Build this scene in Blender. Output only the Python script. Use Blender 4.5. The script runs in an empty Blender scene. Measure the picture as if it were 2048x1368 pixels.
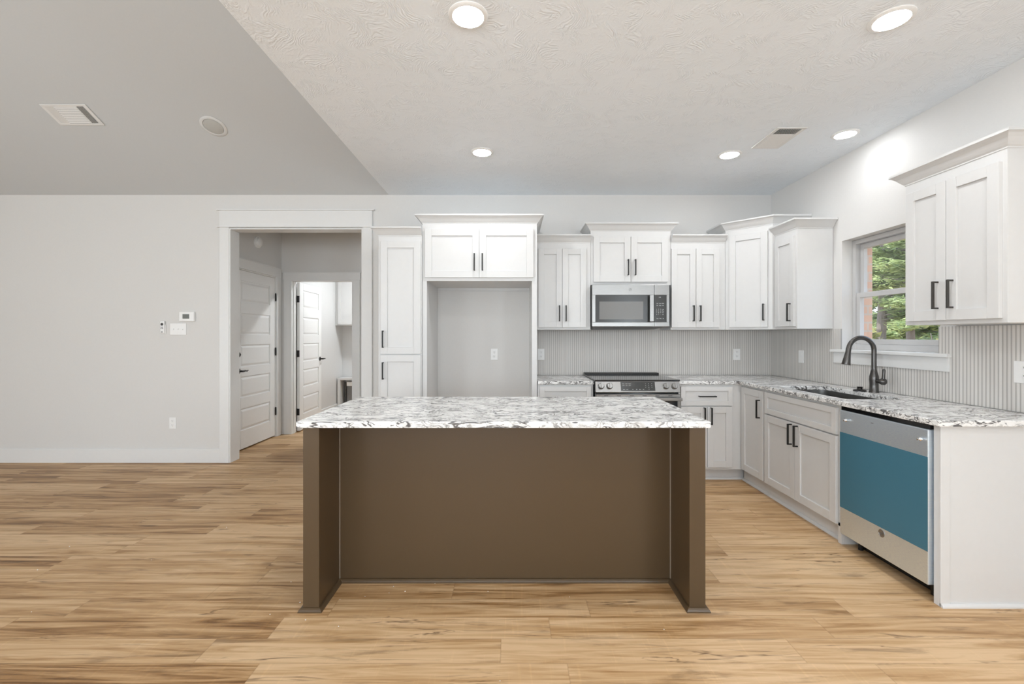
import bpy, bmesh, math, random
from mathutils import Vector, Matrix
random.seed(7)
PI = math.pi
S = bpy.context.scene
COL = S.collection

# ------------------------------------------------------------------ camera
cam = bpy.data.cameras.new('camera')
cam.sensor_fit = 'HORIZONTAL'; cam.sensor_width = 36.0
cam.lens = 36.0 * 905.0 / 2048.0
cam.shift_y = -12.0 / 2048.0
cam.clip_start = 0.02; cam.clip_end = 200
camo = bpy.data.objects.new('camera', cam); COL.objects.link(camo)
camo.location = (0, 0, 1.30); camo.rotation_euler = (PI / 2, 0, 0)
S.camera = camo

# ------------------------------------------------------------------ world, sun, window light, added side fills, exposure
W = bpy.data.worlds.new('world'); S.world = W; W.use_nodes = True
wn = W.node_tree.nodes; wl = W.node_tree.links
bg = wn['Background']
tc = wn.new('ShaderNodeTexCoord'); sx = wn.new('ShaderNodeSeparateXYZ'); rp = wn.new('ShaderNodeValToRGB')
wl.new(tc.outputs['Generated'], sx.inputs[0]); wl.new(sx.outputs['Z'], rp.inputs[0])
rp.color_ramp.elements[0].position = 0.0; rp.color_ramp.elements[0].color = (0.80, 0.86, 0.90, 1)
rp.color_ramp.elements[1].position = 0.7; rp.color_ramp.elements[1].color = (0.42, 0.60, 0.90, 1)
wl.new(rp.outputs[0], bg.inputs['Color']); bg.inputs['Strength'].default_value = 2.6
sun = bpy.data.lights.new('sun', 'SUN'); sun.energy = 8.0; sun.angle = math.radians(1.0); sun.color = (1.0, 0.93, 0.80)
suno = bpy.data.objects.new('sun', sun); COL.objects.link(suno)
suno.rotation_euler = Vector((0.62, -0.35, -0.85)).to_track_quat('-Z', 'Y').to_euler()
suno.location = (-4, 6, 12)
WINDOW_W = 68.0         # daylight through each of the two living room windows behind the camera
for wx in (-4.3, -0.6):
    a = bpy.data.lights.new('window_daylight', 'AREA'); a.shape = 'RECTANGLE'; a.size = 1.7; a.size_y = 1.5
    a.energy = WINDOW_W; a.color = (0.82, 0.915, 1.0)
    ao = bpy.data.objects.new('window_daylight', a); COL.objects.link(ao)
    ao.location = (wx, -3.42, 1.55); ao.rotation_euler = (PI / 2, 0, 0)   # faces +Y, into the room
SIDE_FILL_W = 95.0            # stand-in for sink window daylight, at a window added behind the camera
PATIO_FILL_W = 110.0           # fill light for ceiling and right wall, at an added unseen patio door
for nm, en, lo, rz, sx_, sy_ in (('added_side_fill', SIDE_FILL_W, (2.64, -1.6, 1.58), PI / 2, 1.7, 1.1), ('added_patio_fill', PATIO_FILL_W, (-6.53, -1.6, 1.2), -PI / 2, 1.9, 2.2)):
    a = bpy.data.lights.new(nm, 'AREA'); a.shape = 'RECTANGLE'; a.size = sx_; a.size_y = sy_
    a.energy = en; a.color = (0.82, 0.915, 1.0)
    ao = bpy.data.objects.new(nm, a); COL.objects.link(ao); ao.location = lo; ao.rotation_euler = (PI / 2, 0, rz)
LENS = 172.0              # recessed lamp lenses
S.view_settings.view_transform = 'Standard'; S.view_settings.look = 'None'
S.view_settings.gamma = 1.0; S.view_settings.use_curve_mapping = False
S.view_settings.exposure = 0.03
S.cycles.diffuse_bounces = 6
S.cycles.max_bounces = 12

# ------------------------------------------------------------------ materials
def new_mat(name):
    m = bpy.data.materials.new(name); m.use_nodes = True
    return m, m.node_tree.nodes, m.node_tree.links, m.node_tree.nodes['Principled BSDF']
def rgb(r, g, b):
    f = lambda c: ((c / 255 + 0.055) / 1.055) ** 2.4 if c > 10 else c / 255 / 12.92
    return (f(r), f(g), f(b), 1)
def math_n(n, l, op, a, b=None, c=None):
    x = n.new('ShaderNodeMath'); x.operation = op
    for i, v in enumerate((a, b, c)):
        if v is None: continue
        if isinstance(v, (int, float)): x.inputs[i].default_value = v
        else: l.new(v, x.inputs[i])
    return x.outputs[0]
def noise(n, l, vec, scale, detail=2, rough=0.5, dist=0.0):
    x = n.new('ShaderNodeTexNoise'); x.inputs['Scale'].default_value = scale
    x.inputs['Detail'].default_value = detail; x.inputs['Roughness'].default_value = rough
    x.inputs['Distortion'].default_value = dist
    if vec is not None: l.new(vec, x.inputs['Vector'])
    return x.outputs['Fac']
def coords(n, scale=(1, 1, 1), obj=True):
    l = None
    t = n.new('ShaderNodeTexCoord'); m = n.new('ShaderNodeMapping'); m.inputs['Scale'].default_value = scale
    return t, m
def ramp(n, l, fac, stops, interp='LINEAR'):
    r = n.new('ShaderNodeValToRGB'); r.color_ramp.interpolation = interp
    while len(r.color_ramp.elements) < len(stops): r.color_ramp.elements.new(0.5)
    for e, (p, c) in zip(r.color_ramp.elements, stops): e.position = p; e.color = c
    l.new(fac, r.inputs[0]); return r.outputs[0]
def bump(n, l, height, strength, dist, bs):
    b = n.new('ShaderNodeBump'); b.inputs['Strength'].default_value = strength; b.inputs['Distance'].default_value = dist
    l.new(height, b.inputs['Height']); l.new(b.outputs[0], bs.inputs['Normal'])
def plain(name, col, rough=0.5, metal=0.0, bscale=0, bstr=0.1, bdist=0.001, spec=0.5, sc=(1, 1, 1), detail=2):
    m, n, l, bs = new_mat(name)
    bs.inputs['Base Color'].default_value = col; bs.inputs['Roughness'].default_value = rough
    bs.inputs['Metallic'].default_value = metal; bs.inputs['Specular IOR Level'].default_value = spec
    if bscale:
        t, mp = coords(n, sc); l.new(t.outputs['Object'], mp.inputs[0])
        f = noise(n, l, mp.outputs[0], bscale, detail, 0.6)
        bump(n, l, f, bstr, bdist, bs)
        x = n.new('ShaderNodeMix'); x.data_type = 'RGBA'
        x.inputs['A'].default_value = col; x.inputs['B'].default_value = tuple(c * 0.96 for c in col[:3]) + (1,)
        l.new(f, x.inputs['Factor']); l.new(x.outputs['Result'], bs.inputs['Base Color'])
    return m
M = {}
M['wall'] = plain('wall_paint', (0.70, 0.69, 0.672, 1), 0.62, bscale=90, bstr=0.10, bdist=0.002, spec=0.25)
M['wall_bright'] = M['wall']
M['trim'] = plain('trim_paint', (0.76, 0.76, 0.75, 1), 0.38, bscale=30, bstr=0.03, spec=0.4)
M['cab'] = plain('cabinet_paint', (0.67, 0.668, 0.66, 1), 0.34, bscale=25, bstr=0.02, spec=0.45)
M['door'] = plain('door_paint', (0.80, 0.80, 0.79, 1), 0.35, bscale=40, bstr=0.04, spec=0.4)
M['black'] = plain('black_metal', (0.014, 0.013, 0.012, 1), 0.38, 0.3, bscale=120, bstr=0.05)
M['bronze'] = plain('dark_bronze_handle', (0.075, 0.070, 0.064, 1), 0.36, 0.6, bscale=120, bstr=0.05)
M['faucet'] = plain('gunmetal_faucet', (0.11, 0.105, 0.10, 1), 0.26, 0.85, bscale=160, bstr=0.05)
M['island'] = plain('brown_island_paint', (0.080, 0.050, 0.024, 1), 0.36, bscale=220, bstr=0.08, bdist=0.001, spec=0.45)
M['plastic'] = plain('white_plastic', (0.86, 0.86, 0.85, 1), 0.35, bscale=60, bstr=0.02)
M['plate_shadow'] = plain('grey_slot', (0.20, 0.20, 0.195, 1), 0.5, bscale=60, bstr=0.02)
M['ventdark'] = plain('vent_dark_metal', (0.06, 0.06, 0.058, 1), 0.6, bscale=60, bstr=0.05)
M['ventwhite'] = plain('vent_white_metal', (0.78, 0.775, 0.76, 1), 0.4, bscale=60, bstr=0.03)
M['glossblack'] = plain('black_glass', (0.012, 0.012, 0.013, 1), 0.10, bscale=5, bstr=0.0, spec=0.5)
M['greyglass'] = plain('grey_microwave_window', (0.16, 0.155, 0.145, 1), 0.25, bscale=900, bstr=0.15, bdist=0.0004)
M['panelblack'] = plain('charcoal_control_glass', (0.030, 0.031, 0.029, 1), 0.22, bscale=50, bstr=0.01)
M['mark'] = plain('pale_printed_marks', (0.75, 0.76, 0.74, 1), 0.5, bscale=30, bstr=0.01)
M['lcd'] = plain('grey_lcd', (0.12, 0.125, 0.11, 1), 0.3, bscale=400, bstr=0.05)
M['winframe'] = plain('grey_vinyl_window', (0.56, 0.555, 0.55, 1), 0.4, bscale=40, bstr=0.03)
M['greybox'] = plain('grey_metal_box', (0.22, 0.22, 0.22, 1), 0.5, 0.2, bscale=40, bstr=0.03)
M['film'] = plain('blue_protective_film', (0.055, 0.185, 0.265, 1), 0.42, 0.15, bscale=260, bstr=0.12, bdist=0.0006)
M['chrome'] = plain('chrome', (0.8, 0.8, 0.8, 1), 0.12, 1.0, bscale=10, bstr=0.0)

def steel(name, sc, col):
    m, n, l, bs = new_mat(name)
    t, mp = coords(n, sc); l.new(t.outputs['Object'], mp.inputs[0])
    f = noise(n, l, mp.outputs[0], 60, 3, 0.6)
    l.new(ramp(n, l, f, [(0.3, col), (0.7, tuple(min(1, c * 1.2) for c in col[:3]) + (1,))]), bs.inputs['Base Color'])
    bs.inputs['Metallic'].default_value = 1.0; bs.inputs['Roughness'].default_value = 0.32 if sc[0] < 1 else 0.45
    bs.inputs['Anisotropic'].default_value = 0.5
    bump(n, l, f, 0.12, 0.0005, bs)
    return m
M['steel'] = steel('brushed_steel_horizontal', (0.25, 1, 12), (0.30, 0.297, 0.29, 1))
M['steel_v'] = steel('brushed_steel_side', (1, 0.25, 12), (0.72, 0.80, 0.92, 1))

def ceiling_mat():
    m, n, l, bs = new_mat('textured_ceiling')
    t, mp = coords(n, (1, 1, 1)); l.new(t.outputs['Object'], mp.inputs[0])
    big = noise(n, l, mp.outputs[0], 7, 2, 0.5, 1.5)
    vm = n.new('ShaderNodeVectorMath'); vm.operation = 'MULTIPLY_ADD'
    nz = n.new('ShaderNodeTexNoise'); nz.inputs['Scale'].default_value = 5; nz.inputs['Detail'].default_value = 1
    l.new(mp.outputs[0], nz.inputs['Vector'])
    l.new(nz.outputs['Color'], vm.inputs[0]); vm.inputs[1].default_value = (0.45, 0.45, 0.45); l.new(mp.outputs[0], vm.inputs[2])
    wv = n.new('ShaderNodeTexWave'); wv.inputs['Scale'].default_value = 16; wv.inputs['Distortion'].default_value = 9
    wv.inputs['Detail'].default_value = 2.5; wv.inputs['Detail Scale'].default_value = 1.6
    l.new(vm.outputs[0], wv.inputs['Vector'])
    fine = noise(n, l, mp.outputs[0], 70, 3, 0.6, 0.8)
    mask = ramp(n, l, big, [(0.42, (0, 0, 0, 1)), (0.62, (1, 1, 1, 1))])
    h = math_n(n, l, 'ADD', math_n(n, l, 'MULTIPLY', wv.outputs['Fac'], mask), math_n(n, l, 'MULTIPLY', fine, 0.5))
    bump(n, l, h, 0.40, 0.005, bs)
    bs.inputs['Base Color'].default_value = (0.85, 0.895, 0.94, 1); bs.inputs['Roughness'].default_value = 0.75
    bs.inputs['Specular IOR Level'].default_value = 0.2
    return m
M['ceiling'] = ceiling_mat()
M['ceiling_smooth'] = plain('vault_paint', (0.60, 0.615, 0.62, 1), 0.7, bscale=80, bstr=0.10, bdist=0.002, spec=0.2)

def floor_mat():
    m, n, l, bs = new_mat('oak_plank_floor')
    t = n.new('ShaderNodeTexCoord'); s = n.new('ShaderNodeSeparateXYZ'); l.new(t.outputs['Object'], s.inputs[0])
    X, Y = s.outputs['X'], s.outputs['Y']
    pw, pl = 0.146, 1.22
    yr = math_n(n, l, 'DIVIDE', math_n(n, l, 'ADD', Y, 10.029), pw)
    row = math_n(n, l, 'FLOOR', yr); fy = math_n(n, l, 'FRACT', yr)
    wn1 = n.new('ShaderNodeTexWhiteNoise'); wn1.noise_dimensions = '1D'; l.new(row, wn1.inputs['W'])
    xr = math_n(n, l, 'ADD', math_n(n, l, 'DIVIDE', math_n(n, l, 'ADD', X, 20.0), pl), wn1.outputs['Value'])
    colm = math_n(n, l, 'FLOOR', xr); fx = math_n(n, l, 'FRACT', xr)
    cb = n.new('ShaderNodeCombineXYZ'); l.new(row, cb.inputs[0]); l.new(colm, cb.inputs[1])
    wn2 = n.new('ShaderNodeTexWhiteNoise'); wn2.noise_dimensions = '2D'; l.new(cb.outputs[0], wn2.inputs['Vector'])
    rnd = wn2.outputs['Value']
    off = math_n(n, l, 'MULTIPLY', rnd, 57.0)
    def gvec(kx, ky):
        c = n.new('ShaderNodeCombineXYZ')
        l.new(math_n(n, l, 'ADD', math_n(n, l, 'MULTIPLY', X, kx), off), c.inputs[0])
        l.new(math_n(n, l, 'MULTIPLY', Y, ky), c.inputs[1]); l.new(off, c.inputs[2]); return c.outputs[0]
    g1 = noise(n, l, gvec(0.9, 15), 1.6, 5, 0.62, 0.9)      # broad cloudy bands
    g2 = noise(n, l, gvec(1.6, 75), 2.0, 4, 0.65, 0.5)       # fine grain
    g3 = noise(n, l, gvec(0.9, 9), 1.6, 4, 0.55, 0.8)       # cracks and knots
    g4 = noise(n, l, gvec(40, 2.5), 1.5, 2, 0.5, 0.3)       # faint cross saw marks
    tone = math_n(n, l, 'ADD', math_n(n, l, 'MULTIPLY', rnd, 0.24), math_n(n, l, 'MULTIPLY', g1, 1.05))
    tone = math_n(n, l, 'ADD', tone, math_n(n, l, 'MULTIPLY', g2, 0.22))
    c1 = ramp(n, l, tone, [(0.49, (0.170, 0.082, 0.028, 1)), (0.59, (0.330, 0.180, 0.072, 1)),
                           (0.71, (0.485, 0.300, 0.145, 1)), (0.92, (0.650, 0.450, 0.262, 1))])
    kn = math_n(n, l, 'ABSOLUTE', math_n(n, l, 'SUBTRACT', g3, 0.5))
    km = ramp(n, l, kn, [(0.0, (1, 1, 1, 1)), (0.008, (0.6, 0.6, 0.6, 1)), (0.020, (0, 0, 0, 1))])
    area = ramp(n, l, noise(n, l, gvec(1.3, 7), 1.3, 1, 0.5), [(0.58, (0, 0, 0, 1)), (0.68, (1, 1, 1, 1))])
    smudge = math_n(n, l, 'MULTIPLY', ramp(n, l, noise(n, l, gvec(1.4, 12), 1.7, 5, 0.65, 0.6), [(0.56, (0, 0, 0, 1)), (0.70, (1, 1, 1, 1))]), 0.55)
    kf = math_n(n, l, 'MAXIMUM', math_n(n, l, 'MULTIPLY', math_n(n, l, 'MULTIPLY', km, area), 0.85), smudge)
    mx = n.new('ShaderNodeMix'); mx.data_type = 'RGBA'; l.new(kf, mx.inputs['Factor'])
    l.new(c1, mx.inputs['A']); mx.inputs['B'].default_value = (0.130, 0.068, 0.030, 1)
    saw = ramp(n, l, g4, [(0.60, (1, 1, 1, 1)), (0.75, (1.08, 1.08, 1.06, 1))])
    mm = n.new('ShaderNodeMix'); mm.data_type = 'RGBA'; mm.blend_type = 'MULTIPLY'; mm.inputs['Factor'].default_value = 1
    l.new(mx.outputs['Result'], mm.inputs['A']); l.new(saw, mm.inputs['B'])
    ey = math_n(n, l, 'MULTIPLY', math_n(n, l, 'MINIMUM', fy, math_n(n, l, 'SUBTRACT', 1.0, fy)), pw)
    ex = math_n(n, l, 'MULTIPLY', math_n(n, l, 'MINIMUM', fx, math_n(n, l, 'SUBTRACT', 1.0, fx)), pl)
    e = math_n(n, l, 'MINIMUM', ex, ey)
    seam = ramp(n, l, e, [(0.0, (0.80, 0.78, 0.76, 1)), (0.0016, (1, 1, 1, 1))])
    m3 = n.new('ShaderNodeMix'); m3.data_type = 'RGBA'; m3.blend_type = 'MULTIPLY'; m3.inputs['Factor'].default_value = 1
    l.new(mm.outputs['Result'], m3.inputs['A']); l.new(seam, m3.inputs['B'])
    l.new(m3.outputs['Result'], bs.inputs['Base Color'])
    bs.inputs['Roughness'].default_value = 0.46; bs.inputs['Specular IOR Level'].default_value = 0.35
    bump(n, l, math_n(n, l, 'ADD', math_n(n, l, 'MULTIPLY', g2, 0.3), seam), 0.15, 0.001, bs)
    return m
M['floor'] = floor_mat()

def granite_mat():
    m, n, l, bs = new_mat('white_granite')
    t, mp = coords(n, (0.72, 1.25, 1.25)); l.new(t.outputs['Object'], mp.inputs[0]); V = mp.outputs[0]
    def vein(sc, dist, w0, w1, level=0.5, sc2=(1, 1, 1)):
        mp2 = n.new('ShaderNodeMapping'); mp2.inputs['Scale'].default_value = sc2; l.new(V, mp2.inputs[0])
        a_ = noise(n, l, mp2.outputs[0], sc, 3, 0.55, dist)
        return ramp(n, l, math_n(n, l, 'ABSOLUTE', math_n(n, l, 'SUBTRACT', a_, level)), [(0.0, (1, 1, 1, 1)), (w0, (0.92, 0.92, 0.92, 1)), (w1, (0, 0, 0, 1))])
    def msk(sc, lo, hi): return ramp(n, l, noise(n, l, V, sc, 4, 0.62, 0.5), [(lo, (0, 0, 0, 1)), (hi, (1, 1, 1, 1))])
    f1 = math_n(n, l, 'MULTIPLY', vein(6.5, 1.3, 0.014, 0.027), msk(9, 0.475, 0.52))
    f2 = math_n(n, l, 'MULTIPLY', vein(10.5, 1.0, 0.016, 0.034, 0.46, (0.6, 1.3, 1.3)), msk(12, 0.475, 0.53))
    f3 = math_n(n, l, 'MULTIPLY', math_n(n, l, 'MULTIPLY', vein(22, 1.2, 0.022, 0.052), msk(7, 0.44, 0.54)), 0.70)
    f4 = math_n(n, l, 'MULTIPLY', ramp(n, l, noise(n, l, V, 22, 3, 0.6, 0.6), [(0.66, (0, 0, 0, 1)), (0.70, (1, 1, 1, 1))]), 0.75)
    f = math_n(n, l, 'MAXIMUM', math_n(n, l, 'MAXIMUM', f1, f2), math_n(n, l, 'MAXIMUM', f3, f4))
    f = math_n(n, l, 'MULTIPLY', f, 0.92)
    cl = ramp(n, l, noise(n, l, V, 8, 5, 0.7, 0.8), [(0.38, (0.86, 0.855, 0.84, 1)), (0.56, (0.80, 0.795, 0.78, 1)), (0.70, (0.50, 0.49, 0.475, 1))])
    mx = n.new('ShaderNodeMix'); mx.data_type = 'RGBA'; l.new(f, mx.inputs['Factor']); l.new(cl, mx.inputs['A'])
    mx.inputs['B'].default_value = (0.050, 0.046, 0.046, 1)
    l.new(mx.outputs['Result'], bs.inputs['Base Color'])
    bs.inputs['Roughness'].default_value = 0.16; bs.inputs['Specular IOR Level'].default_value = 0.45
    return m
M['granite'] = granite_mat()

def tile_mat(name, axis):
    m, n, l, bs = new_mat(name)
    t = n.new('ShaderNodeTexCoord'); s = n.new('ShaderNodeSeparateXYZ'); l.new(t.outputs['Object'], s.inputs[0])
    A = s.outputs[axis]
    u = math_n(n, l, 'DIVIDE', math_n(n, l, 'ADD', A, 20), 0.0215)
    k = math_n(n, l, 'FLOOR', u); f = math_n(n, l, 'FRACT', u)
    wn1 = n.new('ShaderNodeTexWhiteNoise'); wn1.noise_dimensions = '1D'; l.new(k, wn1.inputs['W'])
    zr = math_n(n, l, 'ADD', math_n(n, l, 'DIVIDE', s.outputs['Z'], 0.148), math_n(n, l, 'MULTIPLY', wn1.outputs['Value'], 0))
    fz = math_n(n, l, 'FRACT', zr)
    e = math_n(n, l, 'MINIMUM', f, math_n(n, l, 'SUBTRACT', 1.0, f))
    prof = ramp(n, l, e, [(0.0, (0, 0, 0, 1)), (0.10, (0.25, 0.25, 0.25, 1)), (0.35, (0.9, 0.9, 0.9, 1)), (0.5, (1, 1, 1, 1))])
    g = noise(n, l, None, 9, 3, 0.6)
    st = n.new('ShaderNodeMapping'); l.new(t.outputs['Object'], st.inputs[0]); st.inputs['Scale'].default_value = (60, 60, 4)
    gr = noise(n, l, st.outputs[0], 1.0, 3, 0.6)
    tone = math_n(n, l, 'ADD', math_n(n, l, 'MULTIPLY', wn1.outputs['Value'], 0.5), math_n(n, l, 'MULTIPLY', gr, 0.5))
    c = ramp(n, l, tone, [(0.15, (0.625, 0.60, 0.57, 1)), (0.85, (0.70, 0.68, 0.65, 1))])
    gl = ramp(n, l, e, [(0.0, (0.60, 0.60, 0.59, 1)), (0.12, (0.70, 0.70, 0.69, 1)), (0.22, (1, 1, 1, 1))])
    mm = n.new('ShaderNodeMix'); mm.data_type = 'RGBA'; mm.blend_type = 'MULTIPLY'; mm.inputs['Factor'].default_value = 1
    l.new(c, mm.inputs['A']); l.new(gl, mm.inputs['B']); l.new(mm.outputs['Result'], bs.inputs['Base Color'])
    bs.inputs['Roughness'].default_value = 0.42; bs.inputs['Specular IOR Level'].default_value = 0.35
    bump(n, l, prof, 0.22, 0.003, bs)
    return m
M['tile_x'] = tile_mat('fluted_tile_back', 'X'); M['tile_y'] = tile_mat('fluted_tile_right', 'Y')

def brick_mat():
    m, n, l, bs = new_mat('red_brick')
    t = n.new('ShaderNodeTexCoord'); s = n.new('ShaderNodeSeparateXYZ'); l.new(t.outputs['Object'], s.inputs[0])
    c = n.new('ShaderNodeCombineXYZ')
    l.new(math_n(n, l, 'ADD', s.outputs['X'], s.outputs['Y']), c.inputs[0]); l.new(s.outputs['Z'], c.inputs[1])
    b = n.new('ShaderNodeTexBrick'); l.new(c.outputs[0], b.inputs['Vector'])
    b.inputs['Scale'].default_value = 1.0; b.inputs['Brick Width'].default_value = 0.2; b.inputs['Row Height'].default_value = 0.067
    b.inputs['Mortar Size'].default_value = 0.008
    b.inputs['Color1'].default_value = (0.62, 0.38, 0.27, 1); b.inputs['Color2'].default_value = (0.72, 0.47, 0.34, 1)
    b.inputs['Mortar'].default_value = (0.60, 0.50, 0.42, 1)
    l.new(b.outputs['Color'], bs.inputs['Base Color']); bs.inputs['Roughness'].default_value = 0.85
    return m
M['brick'] = brick_mat()

def leaf_mat(name, a, b):
    m, n, l, bs = new_mat(name)
    t = n.new('ShaderNodeTexCoord')
    f = noise(n, l, t.outputs['Object'], 2.3, 3, 0.7)
    l.new(ramp(n, l, f, [(0.35, a), (0.65, b)]), bs.inputs['Base Color'])
    bs.inputs['Roughness'].default_value = 0.6
    tr = n.new('ShaderNodeBsdfTranslucent'); l.new(ramp(n, l, f, [(0.35, a), (0.65, b)]), tr.inputs['Color'])
    mx = n.new('ShaderNodeMixShader'); mx.inputs[0].default_value = 0.35
    l.new(bs.outputs[0], mx.inputs[1]); l.new(tr.outputs[0], mx.inputs[2]); l.new(mx.outputs[0], n['Material Output'].inputs[0])
    return m
M['leaf'] = leaf_mat('pine_needles', (0.24, 0.33, 0.13, 1), (0.56, 0.64, 0.36, 1))
M['leaf2'] = leaf_mat('dark_leaves', (0.045, 0.070, 0.018, 1), (0.42, 0.40, 0.11, 1))
M['bark'] = plain('grey_bark', (0.20, 0.17, 0.16, 1), 0.9, bscale=14, bstr=0.9, bdist=0.03, sc=(1, 1, 0.3), detail=5)
M['ground'] = plain('leaf_litter_ground', (0.36, 0.26, 0.13, 1), 0.95, bscale=9, bstr=0.9, bdist=0.05, detail=6)

def glass_mat():
    m, n, l, bs = new_mat('window_glass')
    tr = n.new('ShaderNodeBsdfTransparent'); gl = n.new('ShaderNodeBsdfGlossy'); gl.inputs['Roughness'].default_value = 0.02
    mx = n.new('ShaderNodeMixShader'); mx.inputs[0].default_value = 0.05; l.new(tr.outputs[0], mx.inputs[1]); l.new(gl.outputs[0], mx.inputs[2])
    l.new(mx.outputs[0], n['Material Output'].inputs[0]); return m
M['glass'] = glass_mat()
def emit_mat(name, col, s):
    m, n, l, bs = new_mat(name)
    bs.inputs['Base Color'].default_value = (0.8, 0.8, 0.8, 1)
    bs.inputs['Emission Color'].default_value = col; bs.inputs['Emission Strength'].default_value = s
    return m
M['lens_on'] = emit_mat('lit_lens', (0.96, 0.98, 1.0, 1), LENS)
M['lens_sink'] = emit_mat('lit_sink_lens', (0.96, 0.98, 1.0, 1), LENS * 0.36)
M['lens_laundry'] = emit_mat('lit_laundry_lens', (0.93, 0.97, 1.0, 1), 320.0)
M['ring_off'] = plain('darker_white_ring', (0.68, 0.68, 0.67, 1), 0.5, bscale=20, bstr=0.02)  # trim ring in a darker white than the other rings
M['lens_off'] = plain('unlit_lens', (0.50, 0.50, 0.48, 1), 0.5, bscale=20, bstr=0.02)

# ------------------------------------------------------------------ mesh helpers
class MB:
    def __init__(s): s.bm = bmesh.new()
    def box(s, x0, x1, y0, y1, z0, z1):
        v = [s.bm.verts.new(p) for p in ((x0, y0, z0), (x1, y0, z0), (x1, y1, z0), (x0, y1, z0), (x0, y0, z1), (x1, y0, z1), (x1, y1, z1), (x0, y1, z1))]
        for f in ((3, 2, 1, 0), (4, 5, 6, 7), (0, 1, 5, 4), (1, 2, 6, 5), (2, 3, 7, 6), (3, 0, 4, 7)): s.bm.faces.new([v[i] for i in f])
        return s
    def prism(s, pts, z0, z1):                      # pts: counter-clockwise xy outline
        a = [s.bm.verts.new((x, y, z0)) for x, y in pts]; b = [s.bm.verts.new((x, y, z1)) for x, y in pts]
        n = len(pts); s.bm.faces.new(a[::-1]); s.bm.faces.new(b)
        for i in range(n): s.bm.faces.new((a[i], a[(i + 1) % n], b[(i + 1) % n], b[i]))
        return s
    def hull(s, pts, faces):
        v = [s.bm.verts.new(p) for p in pts]
        for f in faces: s.bm.faces.new([v[i] for i in f])
        return s
    def ring(s, c, axis_u, axis_v, r, n):
        return [s.bm.verts.new(c + axis_u * (r * math.cos(2 * PI * i / n)) + axis_v * (r * math.sin(2 * PI * i / n))) for i in range(n)]
    def cyl(s, p0, p1, r0, r1=None, n=24, cap=True):
        r1 = r0 if r1 is None else r1
        p0, p1 = Vector(p0), Vector(p1); d = (p1 - p0).normalized()
        u = d.orthogonal().normalized(); v = d.cross(u)
        a = s.ring(p0, u, v, r0, n); b = s.ring(p1, u, v, r1, n)
        for i in range(n): s.bm.faces.new((a[i], a[(i + 1) % n], b[(i + 1) % n], b[i]))
        if cap: s.bm.faces.new(a[::-1]); s.bm.faces.new(b)
        return s
    def lathe(s, prof, c=(0, 0, 0), axis=(0, 0, 1), n=32):   # prof: (radius, height along axis)
        c = Vector(c); d = Vector(axis).normalized(); u = d.orthogonal().normalized(); v = d.cross(u); prev = None
        for k, (r, h) in enumerate(prof):
            cur = s.ring(c + d * h, u, v, max(r, 1e-5), n)
            if prev:
                for i in range(n): s.bm.faces.new((prev[i], prev[(i + 1) % n], cur[(i + 1) % n], cur[i]))
            else: s.bm.faces.new(cur[::-1])
            prev = cur
        s.bm.faces.new(prev); return s
    def tube(s, pts, rad, n=16):
        pts = [Vector(p) for p in pts]; prev = None; u = None
        rad = rad if isinstance(rad, (list, tuple)) else [rad] * len(pts)
        for k, p in enumerate(pts):
            d = (pts[min(k + 1, len(pts) - 1)] - pts[max(k - 1, 0)]).normalized()
            u = (d.orthogonal() if u is None else u - d * u.dot(d)).normalized(); v = d.cross(u)
            cur = s.ring(p, u, v, rad[k], n)
            if prev:
                for i in range(n): s.bm.faces.new((prev[i], prev[(i + 1) % n], cur[(i + 1) % n], cur[i]))
            else: s.bm.faces.new(cur[::-1])
            prev = cur
        s.bm.faces.new(prev); return s
    def sweep(s, path, prof, closed=False):         # path xy, profile (out, z); out is to the RIGHT of travel
        P = [Vector(p) for p in path]; rows = []
        for i, p in enumerate(P):
            dirs = []
            if i > 0: dirs.append((P[i] - P[i - 1]).normalized())
            if i < len(P) - 1: dirs.append((P[i + 1] - P[i]).normalized())
            ns = [Vector((d.y, -d.x)) for d in dirs]
            m = ns[0] if len(ns) == 1 else (ns[0] + ns[1]) / (1 + ns[0].dot(ns[1]))
            rows.append([s.bm.verts.new((p.x + m.x * o, p.y + m.y * o, z)) for o, z in prof])
        n = len(prof)
        for a, b in zip(rows, rows[1:]):
            for i in range(n): s.bm.faces.new((a[i], b[i], b[(i + 1) % n], a[(i + 1) % n]))
        s.bm.faces.new(rows[0]); s.bm.faces.new(rows[-1][::-1]); return s
    def text(s, body, size, origin, right, up, align='CENTER', shear=0.0, depth=0.0004):
        cu = bpy.data.curves.new('txt', 'FONT'); cu.body = body; cu.size = size; cu.align_x = align; cu.align_y = 'CENTER'
        cu.resolution_u = 2; cu.shear = shear; cu.extrude = depth
        o = bpy.data.objects.new('txt', cu); COL.objects.link(o); bpy.context.view_layer.update()
        me = o.to_mesh(); r = Vector(right).normalized(); u = Vector(up).normalized(); nn = r.cross(u); og = Vector(origin)
        vs = [s.bm.verts.new(og + r * v.co.x + u * v.co.y + nn * v.co.z) for v in me.vertices]
        for p in me.polygons:
            try: s.bm.faces.new([vs[i] for i in p.vertices])
            except ValueError: pass
        o.to_mesh_clear(); bpy.data.objects.remove(o); bpy.data.curves.remove(cu); return s
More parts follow.
